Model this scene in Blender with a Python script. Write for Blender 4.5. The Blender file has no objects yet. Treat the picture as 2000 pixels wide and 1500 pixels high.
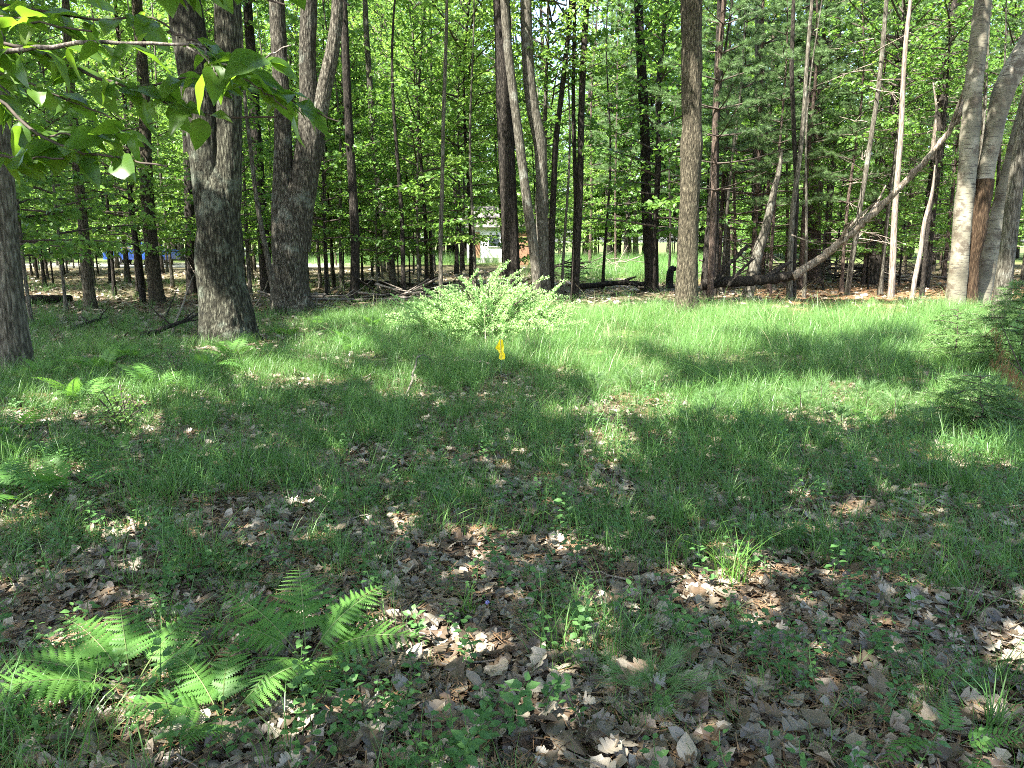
import bpy, math, random
import numpy as np
from mathutils import Vector, noise
rng = np.random.default_rng(11)
random.seed(11)
R = math.radians
sc = bpy.context.scene
COL = sc.collection

# ------------------------------------------------------------------ camera
EYE, PITCH, FPX = 1.6, R(10.7), 1482.0
cam = bpy.data.cameras.new('camera'); camo = bpy.data.objects.new('camera', cam); COL.objects.link(camo)
camo.location = (0, 0, EYE); camo.rotation_euler = (math.pi/2 - PITCH, 0, 0)
cam.sensor_width = 36; cam.lens = FPX/2000*36; cam.clip_start = 0.05; cam.clip_end = 1500
sc.camera = camo
# ------------------------------------------------------------------ sky, sun, exposure
SUN_EL = R(57); SUN_H = np.array([-0.74, -0.67]); SUN_H = SUN_H/np.linalg.norm(SUN_H)
SUN = np.array([SUN_H[0]*math.cos(SUN_EL), SUN_H[1]*math.cos(SUN_EL), math.sin(SUN_EL)])
w = bpy.data.worlds.new('World'); sc.world = w; w.use_nodes = True
nt = w.node_tree; bg = nt.nodes['Background']
sky = nt.nodes.new('ShaderNodeTexSky'); sky.sky_type = 'NISHITA'; sky.sun_disc = False
sky.sun_elevation = SUN_EL; sky.sun_rotation = math.atan2(SUN_H[0], SUN_H[1])
sky.air_density = 1.0; sky.dust_density = 2.2; sky.ozone_density = 1.0
nt.links.new(sky.outputs[0], bg.inputs[0]); bg.inputs[1].default_value = 0.112
sl = bpy.data.lights.new('sun', 'SUN'); sl.energy = 5.0; sl.angle = R(0.53); sl.color = (1.0, 0.965, 0.90)
so = bpy.data.objects.new('sun', sl); COL.objects.link(so)
so.rotation_euler = Vector((-SUN[0], -SUN[1], -SUN[2])).to_track_quat('-Z', 'Y').to_euler()
so.location = (-30, -30, 60)
sc.view_settings.view_transform = 'Standard'; sc.view_settings.look = 'None'
sc.view_settings.exposure = 2.8; sc.view_settings.gamma = 1.0
sc.render.engine = 'CYCLES'
cy = sc.cycles
cy.max_bounces = 5; cy.diffuse_bounces = 3; cy.glossy_bounces = 1; cy.transmission_bounces = 3; cy.transparent_max_bounces = 4
cy.caustics_reflective = False; cy.caustics_refractive = False
cy.use_denoising = False
cy.pixel_filter_type = 'BLACKMAN_HARRIS'; cy.filter_width = 1.0
cy.sample_clamp_indirect = 6.0
try: cy.use_adaptive_sampling = True; cy.adaptive_threshold = 0.012
except Exception: pass

# ------------------------------------------------------------------ helpers: geometry of the place
CP, SP = math.cos(PITCH), math.sin(PITCH)
def ray(px, py):
    u = (px-1000)/FPX; v = (750-py)/FPX
    return np.array([u, CP+v*SP, -SP+v*CP])
def P(px, py, d):
    r = ray(px, py); t = d/r[1]
    return np.array([r[0]*t, d, EYE+r[2]*t])
def gh(x, y):                       # ground height
    x = np.asarray(x, float); y = np.asarray(y, float)
    return 0.05*np.sin(x*0.55+1.1)*np.sin(y*0.47+0.4)+0.03*np.sin(x*1.3+y*0.9)+0.012*np.sin(x*3.1-y*2.3)*np.cos(y*2.9)
def G(px, py):                      # where the ray through a picture point meets the ground
    r = ray(px, py); t = EYE/-r[2]
    p = np.array([r[0]*t, r[1]*t, 0.0]); p[2] = gh(p[0], p[1]); return p
def to_px(x, y, z=0.0):
    dz = z-EYE
    f = y*CP - dz*SP; u = y*SP + dz*CP
    return 1000+FPX*x/f, 750-FPX*u/f
def pxw(wpx, d): return wpx/FPX*d   # width in metres of a thing that shows wpx wide at d

def mesh(name, V, F, mat, smooth=False):
    me = bpy.data.meshes.new(name)
    V = np.asarray(V, float)
    if isinstance(F, np.ndarray): F = F.tolist()
    me.from_pydata(V.tolist(), [], F)
    if mat is not None: me.materials.append(mat)
    if smooth: me.polygons.foreach_set('use_smooth', [True]*len(me.polygons))
    me.update(); return me
def obj(name, me, parent=None, loc=(0,0,0), rot=(0,0,0), scl=1.0):
    o = bpy.data.objects.new(name, me); COL.objects.link(o)
    o.parent = parent; o.location = loc; o.rotation_euler = rot
    o.scale = (scl, scl, scl) if np.isscalar(scl) else scl
    return o
def empty(name, loc=(0,0,0), rz=0.0):
    o = bpy.data.objects.new(name, None); COL.objects.link(o); o.location = loc; o.rotation_euler = (0,0,rz)
    o.empty_display_size = 0.1; return o
def tag(o, label=None, cat=None, group=None, kind=None):
    if label: o['label'] = label
    if cat: o['category'] = cat
    if group: o['group'] = group
    if kind: o['kind'] = kind
    return o
class MB:
    def __init__(s): s.V = []; s.F = []; s.n = 0
    def add(s, V, F):
        V = np.asarray(V, float); F = np.asarray(F, int)
        s.V.append(V); s.F += (F+s.n).tolist(); s.n += len(V)
    def mesh(s, name, mat, smooth=False): return mesh(name, np.concatenate(s.V), s.F, mat, smooth)
def tube(pts, rad, ns=8, bump=None, cap=True):
    """tapered tube through pts; bump(theta, arc) multiplies the radius"""
    pts = np.asarray(pts, float); n = len(pts); rad = np.broadcast_to(np.asarray(rad, float), (n,))
    T = np.gradient(pts, axis=0); T /= np.linalg.norm(T, axis=1)[:, None]+1e-9
    ref = np.array([0, 0, 1.0]) if abs(T[:, 2]).mean() < 0.7 else np.array([1.0, 0, 0])
    A = np.cross(T, ref); A /= np.linalg.norm(A, axis=1)[:, None]+1e-9
    B = np.cross(A, T)
    th = np.linspace(0, 2*math.pi, ns, endpoint=False)
    arc = np.concatenate([[0], np.cumsum(np.linalg.norm(np.diff(pts, axis=0), axis=1))])
    rr = rad[:, None]*np.ones((1, ns))
    if bump is not None: rr = rr*bump(th[None, :]+0*arc[:, None], arc[:, None]+0*th[None, :])
    V = pts[:, None, :] + rr[:, :, None]*(np.cos(th)[None, :, None]*A[:, None, :]+np.sin(th)[None, :, None]*B[:, None, :])
    V = V.reshape(-1, 3)
    i = np.arange(n-1)[:, None]*ns; j = np.arange(ns)[None, :]; j2 = (j+1) % ns
    F = np.stack([i+j, i+j2, i+ns+j2, i+ns+j], -1).reshape(-1, 4).tolist()
    return V, F
def resample(pts, n):
    pts = np.asarray(pts, float); m = len(pts)
    s = np.concatenate([[0], np.cumsum(np.linalg.norm(np.diff(pts[:, :3], axis=0), axis=1))])
    t = np.linspace(0, s[-1], n)
    out = np.stack([np.interp(t, s, pts[:, k]) for k in range(pts.shape[1])], -1)
    if m > 2:                                   # smooth the corners
        for _ in range(max(2, n//(m*3))):
            o = out.copy(); o[1:-1] = (out[:-2]+2*out[1:-1]+out[2:])/4; out = o
    return out
def nrm(a): return a/(np.linalg.norm(a, axis=-1, keepdims=True)+1e-9)
def frames(d, up):
    Y = nrm(d); X = nrm(np.cross(Y, up)); Z = np.cross(X, Y)
    return np.stack([X, Y, Z], -1)              # columns
def batch(tV, tF, pos, M, s):
    """copies of a small template, at pos with frame M and size s"""
    tV = np.asarray(tV, float); tF = np.asarray(tF, int); n = len(pos); k = len(tV)
    s = np.broadcast_to(np.asarray(s, float), (n,))
    V = np.einsum('nij,kj->nki', M, tV)*s[:, None, None]+pos[:, None, :]
    F = tF[None]+(np.arange(n)*k)[:, None, None]
    return V.reshape(-1, 3), F.reshape(-1, tF.shape[1])
LEAF4 = (np.array([[0,0,0],[.34,.42,.05],[0,1,-.08],[-.34,.42,.05]]), np.array([[0,1,2],[0,2,3]]))
LEAF6 = (np.array([[0,0,0],[.26,.22,.05],[.33,.5,.06],[0,1,-.12],[-.33,.5,.06],[-.26,.22,.05],[0,.45,0]]),
         np.array([[0,1,6],[1,2,6],[2,3,6],[3,4,6],[4,5,6],[5,0,6]]))

# ------------------------------------------------------------------ materials
def newmat(name):
    m = bpy.data.materials.new(name); m.use_nodes = True; nt = m.node_tree
    for n in list(nt.nodes): nt.nodes.remove(n)
    out = nt.nodes.new('ShaderNodeOutputMaterial'); return m, nt, out
def N(nt, typ, **k):
    n = nt.nodes.new(typ)
    for a, b in k.items(): setattr(n, a, b)
    return n
def ramp(nt, fac, stops):
    r = N(nt, 'ShaderNodeValToRGB'); e = r.color_ramp.elements
    while len(e) < len(stops): e.new(0.5)
    for el, (p, c) in zip(e, stops): el.position = p; el.color = (*c, 1)
    nt.links.new(fac, r.inputs[0]); return r.outputs[0]
def leafmat(name, cols, trans=(0.16, 0.30, 0.03), mixf=0.42, rough=0.45, spec=0.35, objvar=0.5):
    m, nt, out = newmat(name); L = nt.links
    geo = N(nt, 'ShaderNodeNewGeometry'); oi = N(nt, 'ShaderNodeObjectInfo')
    mx = N(nt, 'ShaderNodeMix', data_type='FLOAT'); mx.inputs[0].default_value = objvar
    L.new(geo.outputs['Random Per Island'], mx.inputs[2]); L.new(oi.outputs['Random'], mx.inputs[3])
    n = len(cols); col = ramp(nt, mx.outputs[0], [(i/(n-1) if n > 1 else 0, c) for i, c in enumerate(cols)])
    pb = N(nt, 'ShaderNodeBsdfPrincipled'); L.new(col, pb.inputs['Base Color'])
    pb.inputs['Roughness'].default_value = rough; pb.inputs['Specular IOR Level'].default_value = spec
    tb = N(nt, 'ShaderNodeBsdfTranslucent')
    mc = N(nt, 'ShaderNodeMix', data_type='RGBA', blend_type='MIX'); mc.inputs[0].default_value = 0.65
    L.new(col, mc.inputs[6]); mc.inputs[7].default_value = (*trans, 1); L.new(mc.outputs[2], tb.inputs[0])
    ms = N(nt, 'ShaderNodeMixShader'); ms.inputs[0].default_value = mixf
    L.new(pb.outputs[0], ms.inputs[1]); L.new(tb.outputs[0], ms.inputs[2]); L.new(ms.outputs[0], out.inputs[0])
    return m
def barkmat(name, dark, mid, light, scale=9.0, stretch=0.16, bump=0.9, lichen=None, lich_amt=0.58):
    m, nt, out = newmat(name); L = nt.links
    tc = N(nt, 'ShaderNodeTexCoord'); oi = N(nt, 'ShaderNodeObjectInfo')
    mp = N(nt, 'ShaderNodeMapping'); mp.inputs['Scale'].default_value = (scale, scale, scale*stretch)
    L.new(tc.outputs['Object'], mp.inputs[0])
    a = N(nt, 'ShaderNodeTexNoise'); a.inputs['Scale'].default_value = 3.2; a.inputs['Detail'].default_value = 6; a.inputs['Roughness'].default_value = .65
    a.inputs['Distortion'].default_value = 0.6
    L.new(mp.outputs[0], a.inputs[0])
    v = N(nt, 'ShaderNodeTexVoronoi', feature='DISTANCE_TO_EDGE'); v.inputs['Scale'].default_value = 2.6
    L.new(mp.outputs[0], v.inputs[0])
    b = N(nt, 'ShaderNodeMath', operation='MULTIPLY_ADD'); L.new(v.outputs[0], b.inputs[0]); b.inputs[1].default_value = 0.55; 
    sm = N(nt, 'ShaderNodeMath', operation='MULTIPLY'); L.new(a.outputs[0], sm.inputs[0]); sm.inputs[1].default_value = 0.85
    L.new(sm.outputs[0], b.inputs[2])
    col = ramp(nt, b.outputs[0], [(.33, dark), (.5, mid), (.68, light)])
    if lichen:
        ln = N(nt, 'ShaderNodeTexNoise'); ln.inputs['Scale'].default_value = 2.3; ln.inputs['Detail'].default_value = 7; ln.inputs['Roughness'].default_value = .7
        L.new(tc.outputs['Object'], ln.inputs[0])
        lr = N(nt, 'ShaderNodeMapRange'); lr.inputs[1].default_value = lich_amt; lr.inputs[2].default_value = lich_amt+.12
        L.new(ln.outputs[0], lr.inputs[0])
        mul = N(nt, 'ShaderNodeMath', operation='MULTIPLY'); L.new(lr.outputs[0], mul.inputs[0]); L.new(a.outputs[0], mul.inputs[1])
        mx = N(nt, 'ShaderNodeMix', data_type='RGBA'); L.new(mul.outputs[0], mx.inputs[0]); L.new(col, mx.inputs[6]); mx.inputs[7].default_value = (*lichen, 1)
        col = mx.outputs[2]
    hv = N(nt, 'ShaderNodeHueSaturation'); L.new(col, hv.inputs['Color'])
    mr = N(nt, 'ShaderNodeMapRange'); L.new(oi.outputs['Random'], mr.inputs[0]); mr.inputs[3].default_value = .75; mr.inputs[4].default_value = 1.25
    L.new(mr.outputs[0], hv.inputs['Value'])
    pb = N(nt, 'ShaderNodeBsdfPrincipled'); L.new(hv.outputs[0], pb.inputs['Base Color']); pb.inputs['Roughness'].default_value = .92; pb.inputs['Specular IOR Level'].default_value = .15
    bp = N(nt, 'ShaderNodeBump'); bp.inputs['Strength'].default_value = bump; bp.inputs['Distance'].default_value = .06
    L.new(b.outputs[0], bp.inputs['Height']); L.new(bp.outputs[0], pb.inputs['Normal']); L.new(pb.outputs[0], out.inputs[0])
    return m
def plain(name, col, rough=.8, var=0.0, nscale=8.0, metallic=0.0, spec=.3):
    m, nt, out = newmat(name); L = nt.links
    pb = N(nt, 'ShaderNodeBsdfPrincipled'); pb.inputs['Roughness'].default_value = rough; pb.inputs['Metallic'].default_value = metallic
    pb.inputs['Specular IOR Level'].default_value = spec
    if var:
        tc = N(nt, 'ShaderNodeTexCoord'); a = N(nt, 'ShaderNodeTexNoise'); a.inputs['Scale'].default_value = nscale; a.inputs['Detail'].default_value = 5
        L.new(tc.outputs['Object'], a.inputs[0])
        c = ramp(nt, a.outputs[0], [(.3, tuple(x*(1-var) for x in col)), (.7, tuple(min(1, x*(1+var)) for x in col))])
        L.new(c, pb.inputs['Base Color'])
    else: pb.inputs['Base Color'].default_value = (*col, 1)
    L.new(pb.outputs[0], out.inputs[0]); return m
def birchmat(name):
    m, nt, out = newmat(name); L = nt.links
    tc = N(nt, 'ShaderNodeTexCoord')
    mp = N(nt, 'ShaderNodeMapping'); mp.inputs['Scale'].default_value = (2.2, 2.2, 15); L.new(tc.outputs['Object'], mp.inputs[0])
    a = N(nt, 'ShaderNodeTexNoise'); a.inputs['Scale'].default_value = 2.0; a.inputs['Detail'].default_value = 4; a.inputs['Roughness'].default_value = .6; L.new(mp.outputs[0], a.inputs[0])
    b = N(nt, 'ShaderNodeTexNoise'); b.inputs['Scale'].default_value = 1.6; b.inputs['Detail'].default_value = 6; L.new(tc.outputs['Object'], b.inputs[0])
    marks = ramp(nt, a.outputs[0], [(.38, (1,1,1)), (.43, (0,0,0))])
    paper = ramp(nt, b.outputs[0], [(.3, (.075,.066,.042)), (.5, (.16,.145,.10)), (.7, (.27,.25,.195))])
    mx = N(nt, 'ShaderNodeMix', data_type='RGBA'); L.new(marks, mx.inputs[0]); L.new(paper, mx.inputs[6]); mx.inputs[7].default_value = (.05,.042,.03,1)
    # dark scars
    s = N(nt, 'ShaderNodeTexNoise'); s.inputs['Scale'].default_value = 3.4; s.inputs['Detail'].default_value = 8; s.inputs['Roughness'].default_value = .7; L.new(tc.outputs['Object'], s.inputs[0])
    sr = ramp(nt, s.outputs[0], [(.49, (0,0,0)), (.60, (1,1,1))])
    m2 = N(nt, 'ShaderNodeMix', data_type='RGBA'); L.new(sr, m2.inputs[0]); L.new(mx.outputs[2], m2.inputs[6]); m2.inputs[7].default_value = (.07,.055,.035,1)
    pb = N(nt, 'ShaderNodeBsdfPrincipled'); L.new(m2.outputs[2], pb.inputs['Base Color']); pb.inputs['Roughness'].default_value = .75
    bp = N(nt, 'ShaderNodeBump'); bp.inputs['Strength'].default_value = .5; bp.inputs['Distance'].default_value = .01; L.new(a.outputs[0], bp.inputs['Height']); L.new(bp.outputs[0], pb.inputs['Normal'])
    L.new(pb.outputs[0], out.inputs[0]); return m

M_LEAF = leafmat('broad leaf', [(.040,.095,.016), (.075,.160,.028), (.125,.230,.042)], trans=(.26,.47,.06))
M_LEAFB = leafmat('young leaf', [(.065,.135,.022), (.115,.215,.036), (.175,.285,.052)], trans=(.34,.55,.08))
M_CAN = leafmat('canopy leaf', [(.035,.08,.016), (.07,.14,.026)], trans=(.20,.40,.07), mixf=.55)
M_PINE = leafmat('pine needle', [(.080,.145,.055), (.12,.20,.075), (.165,.255,.10)], trans=(.22,.36,.12), mixf=.4)
M_HEM = leafmat('hemlock needle', [(.08,.16,.045), (.13,.22,.065)], trans=(.22,.36,.09), mixf=.35)
M_NEAR = leafmat('near leaf', [(.020,.062,.010), (.035,.090,.012), (.055,.125,.016)], trans=(.10,.26,.012), mixf=.5, rough=.35, spec=.5)
M_GRASS = leafmat('grass blade', [(.046,.115,.026), (.076,.168,.037), (.125,.222,.055)], trans=(.16,.32,.055), mixf=.35, rough=.4, spec=.4)
M_GRASS2 = leafmat('pale grass blade', [(.080,.18,.05), (.125,.25,.07), (.19,.31,.11)], trans=(.22,.42,.10), mixf=.38, rough=.4, spec=.4)
M_DRY = leafmat('dry grass blade', [(.20,.19,.10), (.30,.27,.16)], trans=(.3,.28,.15), mixf=.3)
M_FERN = leafmat('fern frond', [(.055,.145,.028), (.080,.19,.035), (.115,.225,.045)], trans=(.18,.40,.04), mixf=.42, rough=.5)
M_SEED = leafmat('seedling leaf', [(.040,.105,.028), (.065,.150,.040), (.095,.19,.055)], trans=(.12,.28,.05), mixf=.38)
M_SHRUB = leafmat('shrub leaf', [(.24,.40,.14), (.32,.49,.19), (.42,.57,.27)], trans=(.46,.66,.25), mixf=.40)
M_LITTER = leafmat('dry oak leaf', [(.034,.025,.016), (.088,.068,.045), (.165,.135,.095), (.30,.26,.20), (.125,.082,.047), (.05,.037,.025)], trans=(.22,.13,.06), mixf=.12, rough=.42, spec=.5, objvar=.85)
M_PINELIT = leafmat('fallen needle', [(.15,.085,.042), (.24,.15,.08)], trans=(.3,.17,.07), mixf=.1)
M_BROWNN = leafmat('dead needle', [(.16,.075,.03), (.24,.12,.05)], trans=(.25,.12,.05), mixf=.25)
B_MAPLE = barkmat('maple bark', (.012,.010,.007), (.056,.050,.037), (.165,.152,.118), 9, .24, 1.0, lichen=(.24,.27,.22), lich_amt=.55)  # brighter bark: sun dapple on the second forked maple put into its colour
B_OAK = barkmat('oak bark', (.013,.011,.007), (.062,.052,.034), (.15,.13,.088), 12, .2, 1.0, lichen=(.22,.22,.15), lich_amt=.6)
B_DARK = barkmat('dark bark', (.007,.006,.005), (.026,.022,.017), (.07,.06,.047), 10, .22, 1.0)
B_GREY = barkmat('grey bark', (.022,.019,.014), (.070,.063,.047), (.15,.138,.108), 9, .2, .7, lichen=(.28,.29,.24), lich_amt=.55)
B_PINE = barkmat('pine bark', (.022,.017,.014), (.07,.05,.038), (.13,.10,.078), 8, .25, 1.0)
B_DEAD = barkmat('dead wood', (.07,.055,.042), (.20,.165,.13), (.36,.31,.25), 11, .08, .6)
B_REDB = barkmat('peeled bark', (.022,.014,.008), (.062,.038,.021), (.13,.088,.052), 10, .14, .8)
B_BIRCH = birchmat('birch bark')
B_TWIG = plain('twig bark', (.055,.042,.032), .85, .35, 20)
B_STICK = barkmat('stick bark', (.05,.042,.034), (.14,.12,.10), (.27,.24,.20), 22, .1, .4)

# ------------------------------------------------------------------ ground
def groundmat():
    m, nt, out = newmat('forest floor'); L = nt.links
    tc = N(nt, 'ShaderNodeTexCoord'); at = N(nt, 'ShaderNodeAttribute'); at.attribute_name = 'zone'
    sx = N(nt, 'ShaderNodeSeparateColor'); L.new(at.outputs['Color'], sx.inputs[0])
    a = N(nt, 'ShaderNodeTexNoise'); a.inputs['Scale'].default_value = 9; a.inputs['Detail'].default_value = 8; a.inputs['Roughness'].default_value = .75; L.new(tc.outputs['Object'], a.inputs[0])
    v = N(nt, 'ShaderNodeTexVoronoi'); v.inputs['Scale'].default_value = 16; L.new(tc.outputs['Object'], v.inputs[0])
    soil = ramp(nt, a.outputs[0], [(.3, (.030,.021,.014)), (.5, (.085,.06,.042)), (.7, (.17,.13,.095))])
    grs = ramp(nt, a.outputs[0], [(.3, (.05,.09,.022)), (.7, (.13,.18,.055))])
    ned = ramp(nt, a.outputs[0], [(.3, (.12,.062,.03)), (.7, (.30,.185,.105))])
    drv = ramp(nt, a.outputs[0], [(.3, (.26,.24,.20)), (.7, (.42,.39,.34))])
    c = soil
    for i, cc in enumerate((grs, ned, drv)):
        mx = N(nt, 'ShaderNodeMix', data_type='RGBA'); L.new(sx.outputs[i], mx.inputs[0]); L.new(c, mx.inputs[6]); L.new(cc, mx.inputs[7]); c = mx.outputs[2]
    pb = N(nt, 'ShaderNodeBsdfPrincipled'); L.new(c, pb.inputs['Base Color']); pb.inputs['Roughness'].default_value = .95; pb.inputs['Specular IOR Level'].default_value = .1
    bp = N(nt, 'ShaderNodeBump'); bp.inputs['Strength'].default_value = .8; bp.inputs['Distance'].default_value = .03
    L.new(a.outputs[0], bp.inputs['Height']); L.new(bp.outputs[0], pb.inputs['Normal']); L.new(pb.outputs[0], out.inputs[0]); return m
def sstep(a, b, x): t = np.clip((x-a)/(b-a), 0, 1); return t*t*(3-2*t)
def vnoise(x, y, s, seed=0.0):
    x = np.asarray(x)*s; y = np.asarray(y)*s
    return (np.sin(x*1.7+y*0.9+seed)*np.sin(y*1.9-x*0.7+seed*2.1)+0.6*np.sin(x*3.3-y*2.1+seed*3)*np.sin(y*3.9+x*1.3+seed)+.35*np.sin(x*6.1+y*5.3+seed*1.7))/1.95
def z_meadow(x, y):                 # sunny grass beyond the trees, centre-right
    return sstep(27, 31, y-0.12*x)*(1-sstep(58, 64, y))*sstep(-0.5, 2.5, x-0.02*y)*(1-sstep(9, 13, x-.18*(y-30)))
def z_needle(x, y):
    return sstep(16.2, 18, y+vnoise(x, y, .8)*.8)*(1-sstep(30, 36, y))*sstep(5.3, 7.2, x-.1*(y-18))
def z_drive(x, y):
    return np.maximum(sstep(47, 49, y)*(1-sstep(56, 58, y))*(1-sstep(-13, -10, x)), 0)
def z_straw(x, y):
    return sstep(48, 51, y)*(1-sstep(70, 74, y))*sstep(-20, -17, x)*(1-sstep(-2, 1, x))
def axis(lo, hi, fine0, fine1, f, c):
    a = list(np.arange(fine0, fine1, f)); x = fine0
    st = f
    while x > lo: st *= 1.25; x -= min(st, c); a.insert(0, x)
    x = fine1; st = f
    while x < hi: a.append(x); st *= 1.25; x += min(st, c)
    a.append(hi); return np.array(a)
gx = axis(-400, 400, -14, 16, .22, 30); gy = axis(-60, 700, 0, 34, .22, 30)
GX, GY = np.meshgrid(gx, gy); GZ = gh(GX, GY)
nx, ny = len(gx), len(gy)
V = np.stack([GX, GY, GZ], -1).reshape(-1, 3)
ii = (np.arange(ny-1)[:, None]*nx+np.arange(nx-1)[None, :]).ravel()
F = np.stack([ii, ii+1, ii+nx+1, ii+nx], -1)
gme = mesh('ground', V, F, groundmat(), True)
ca = gme.color_attributes.new('zone', 'FLOAT_COLOR', 'POINT')
zc = np.zeros((len(V), 4)); zc[:, 3] = 1
zx, zy = V[:, 0], V[:, 1]
zc[:, 0] = np.clip(np.maximum(z_meadow(zx, zy), np.maximum(z_straw(zx, zy), .75*sstep(8.5, 11, zy)*(1-sstep(16.5, 18.5, zy))*sstep(-4, -1, zx))), 0, 1)
zc[:, 0] = np.maximum(zc[:, 0], np.maximum(.2*sstep(20, 26, zy), .8*sstep(52, 58, zy)))
zc[:, 1] = z_needle(zx, zy); zc[:, 2] = z_drive(zx, zy)
ca.data.foreach_set('color', zc.ravel())
ground = tag(obj('ground', gme), kind='structure', label='leaf-strewn forest floor with patches of grass and pine needles')

# ------------------------------------------------------------------ chosen sun spots on the floor (gaps shaped into the unseen crowns above)
LIT = [(940,610,160,80),(1130,640,170,54),(1420,632,260,38),(1600,640,120,30),(1790,625,190,34),(1870,700,110,40),(1400,690,90,18),(1600,785,190,38),(1310,792,190,36),
       (1200,720,80,34),(1740,800,120,22),(870,1288,78,44),(1190,1300,95,24),(1440,1135,62,48),(1205,872,42,30),(1890,897,70,28),(960,1142,28,18),
       (95,925,75,24),(190,812,150,26),(340,785,140,24),(450,688,75,28),(560,735,110,24),(420,1395,120,34),(665,1395,42,48),(250,1280,70,24),(330,1310,60,20),
       (790,742,50,28),(1130,712,60,22),(640,690,90,20),(1240,1175,24,12),(640,990,40,14),(1960,1290,60,26),(1130,1395,60,16),(250,1040,30,12),(1700,1010,30,10),
       (730,640,140,26),(1900,780,90,22),(40,1010,60,24),(590,1420,40,18),(130,1395,60,14),(1560,1290,20,10),(760,1250,40,18)]
LITW = []
for px_, py_, dd_, r_ in [(80,60,3.1,.2),(385,145,2.8,.13),(560,95,2.7,.1),(250,85,2.9,.06),(620,250,3.0,.05)]:   # crown gaps shaped for sun on the overhanging branch
    p_ = P(px_, py_, dd_); p_ = p_-SUN*(p_[2]/SUN[2]); LITW.append((p_[0], p_[1], r_))
def lit(x, y, grow=.055):
    out = np.zeros_like(x); q0 = 1+.30*np.sin(x*5.1+y*2.2)+.25*np.sin(y*6.3-x*3.1)
    px, py = to_px(x, np.maximum(y, 1.2)); gp = grow*FPX/np.maximum(y, 1.2)
    for cx, cy_, rx, ry in LIT:
        if cy_ < 760: q = (((px-cx)/(rx+gp))**2+((py-cy_)/(ry+gp*.3))**2)*(1+.4*np.sin(x*1.9+y*.8)*np.sin(y*1.6-x*.9+1))
        else:
            c = G(cx, cy_); wx = abs(G(cx+rx, cy_)[0]-c[0])+grow; wy = (G(cx, cy_-ry)[1]-G(cx, cy_+ry)[1])/2+grow
            q = ((x-c[0]-(y-c[1])*c[0]/c[1])/wx)**2+((y-c[1])/wy)**2
        out = np.maximum(out, sstep(1.2, .8, q*q0))
    for wx, wy, wr in LITW: out = np.maximum(out, sstep(1.2, .8, ((x-wx)**2+(y-wy)**2)/(wr+grow)**2))
    return out
def sstep_rev(a, b, x): return sstep(a, b, x)

# ------------------------------------------------------------------ trees
def barkbump(seed, ridge=.05, lump=.05, flare=0, lobes=4, fl_h=.35):
    def f(th, arc):
        o = np.ones_like(th)
        sh = th.shape
        q = np.empty(sh)
        for i in range(sh[0]):
            for j in range(sh[1]):
                t = th[i, j]; a = arc[i, j]
                q[i, j] = ridge*noise.noise((math.cos(t)*5+seed, math.sin(t)*5, a*1.1))+lump*noise.noise((math.cos(t)*1.3, math.sin(t)*1.3+seed, a*1.9))
        o += q
        if flare: o += flare*np.exp(-arc/fl_h)*(.55+.45*np.cos(lobes*th+seed))
        return o
    return f
def furrow(seed, amp=.055, flare=0, lobes=5, fl_h=.35, kx=7.0, kz=2.2):
    def f(th, arc):
        o = np.ones(th.shape)
        for i in range(th.shape[0]):
            for j in range(th.shape[1]):
                c, s_, a = math.cos(th[i, j]), math.sin(th[i, j]), arc[i, j]
                n1 = noise.noise((c*kx+seed, s_*kx, a*kz+.4*math.sin(a*3+c*2))); n2 = noise.noise((c*kx*2.2, s_*kx*2.2+seed, a*kz*2.6)); n3 = noise.noise((c*1.2, s_*1.2+seed, a*1.4))
                o[i, j] += amp*(.5-abs(n1)*2.2)+amp*.45*n2+.06*n3
        if flare: o += flare*np.exp(-arc/fl_h)*(.5+.5*np.cos(lobes*th+seed+.6*np.sin(2*th)))
        return o
    return f
def trunk_pts(spec, d, H, wob=.06, dy=0.0, rooted=True):
    """spec: picture points (px, py, width px) from the base up, at distance d; extended straight up to height H"""
    a = []
    for k, (px, py, wp) in enumerate(spec):
        p = P(px, py, d); a.append([p[0], p[1]+dy*k, p[2], pxw(wp, d)/2])
    a = np.array(a)
    if rooted and a[0, 2] > -.3 and k > 0: a[0, 2] = min(a[0, 2], gh(a[0, 0], a[0, 1])-.08)
    if a[-1, 2] < H:
        dv = a[-1, :3]-a[-2, :3]; dv = dv/np.linalg.norm(dv); dv = dv*.5+np.array([0, 0, 1])*.6; dv /= np.linalg.norm(dv)
        L = (H-a[-1, 2])/dv[2]; e = a[-1].copy(); e[:3] += dv*L; e[3] *= .35
        a = np.vstack([a, e])
    return a
def stem(spec, d, H, n=40, ns=12, seed=1.0, ridge=.05, lump=.05, flare=0, lobes=4, fl_h=.35, wob=.05):
    a = resample(trunk_pts(spec, d, H, rooted=spec[0][1] > 500), n)
    s = np.linspace(0, 1, n)
    a[:, 1] += wob*np.sin(s*7+seed)*(s > 0)
    a[:, 0] += wob*.35*np.sin(s*15+seed*2)
    return a, tube(a[:, :3], a[:, 3], ns, furrow(seed, ridge*.6, flare, lobes, fl_h) if ns >= 60 else barkbump(seed, ridge, lump, flare, lobes, fl_h))

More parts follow.
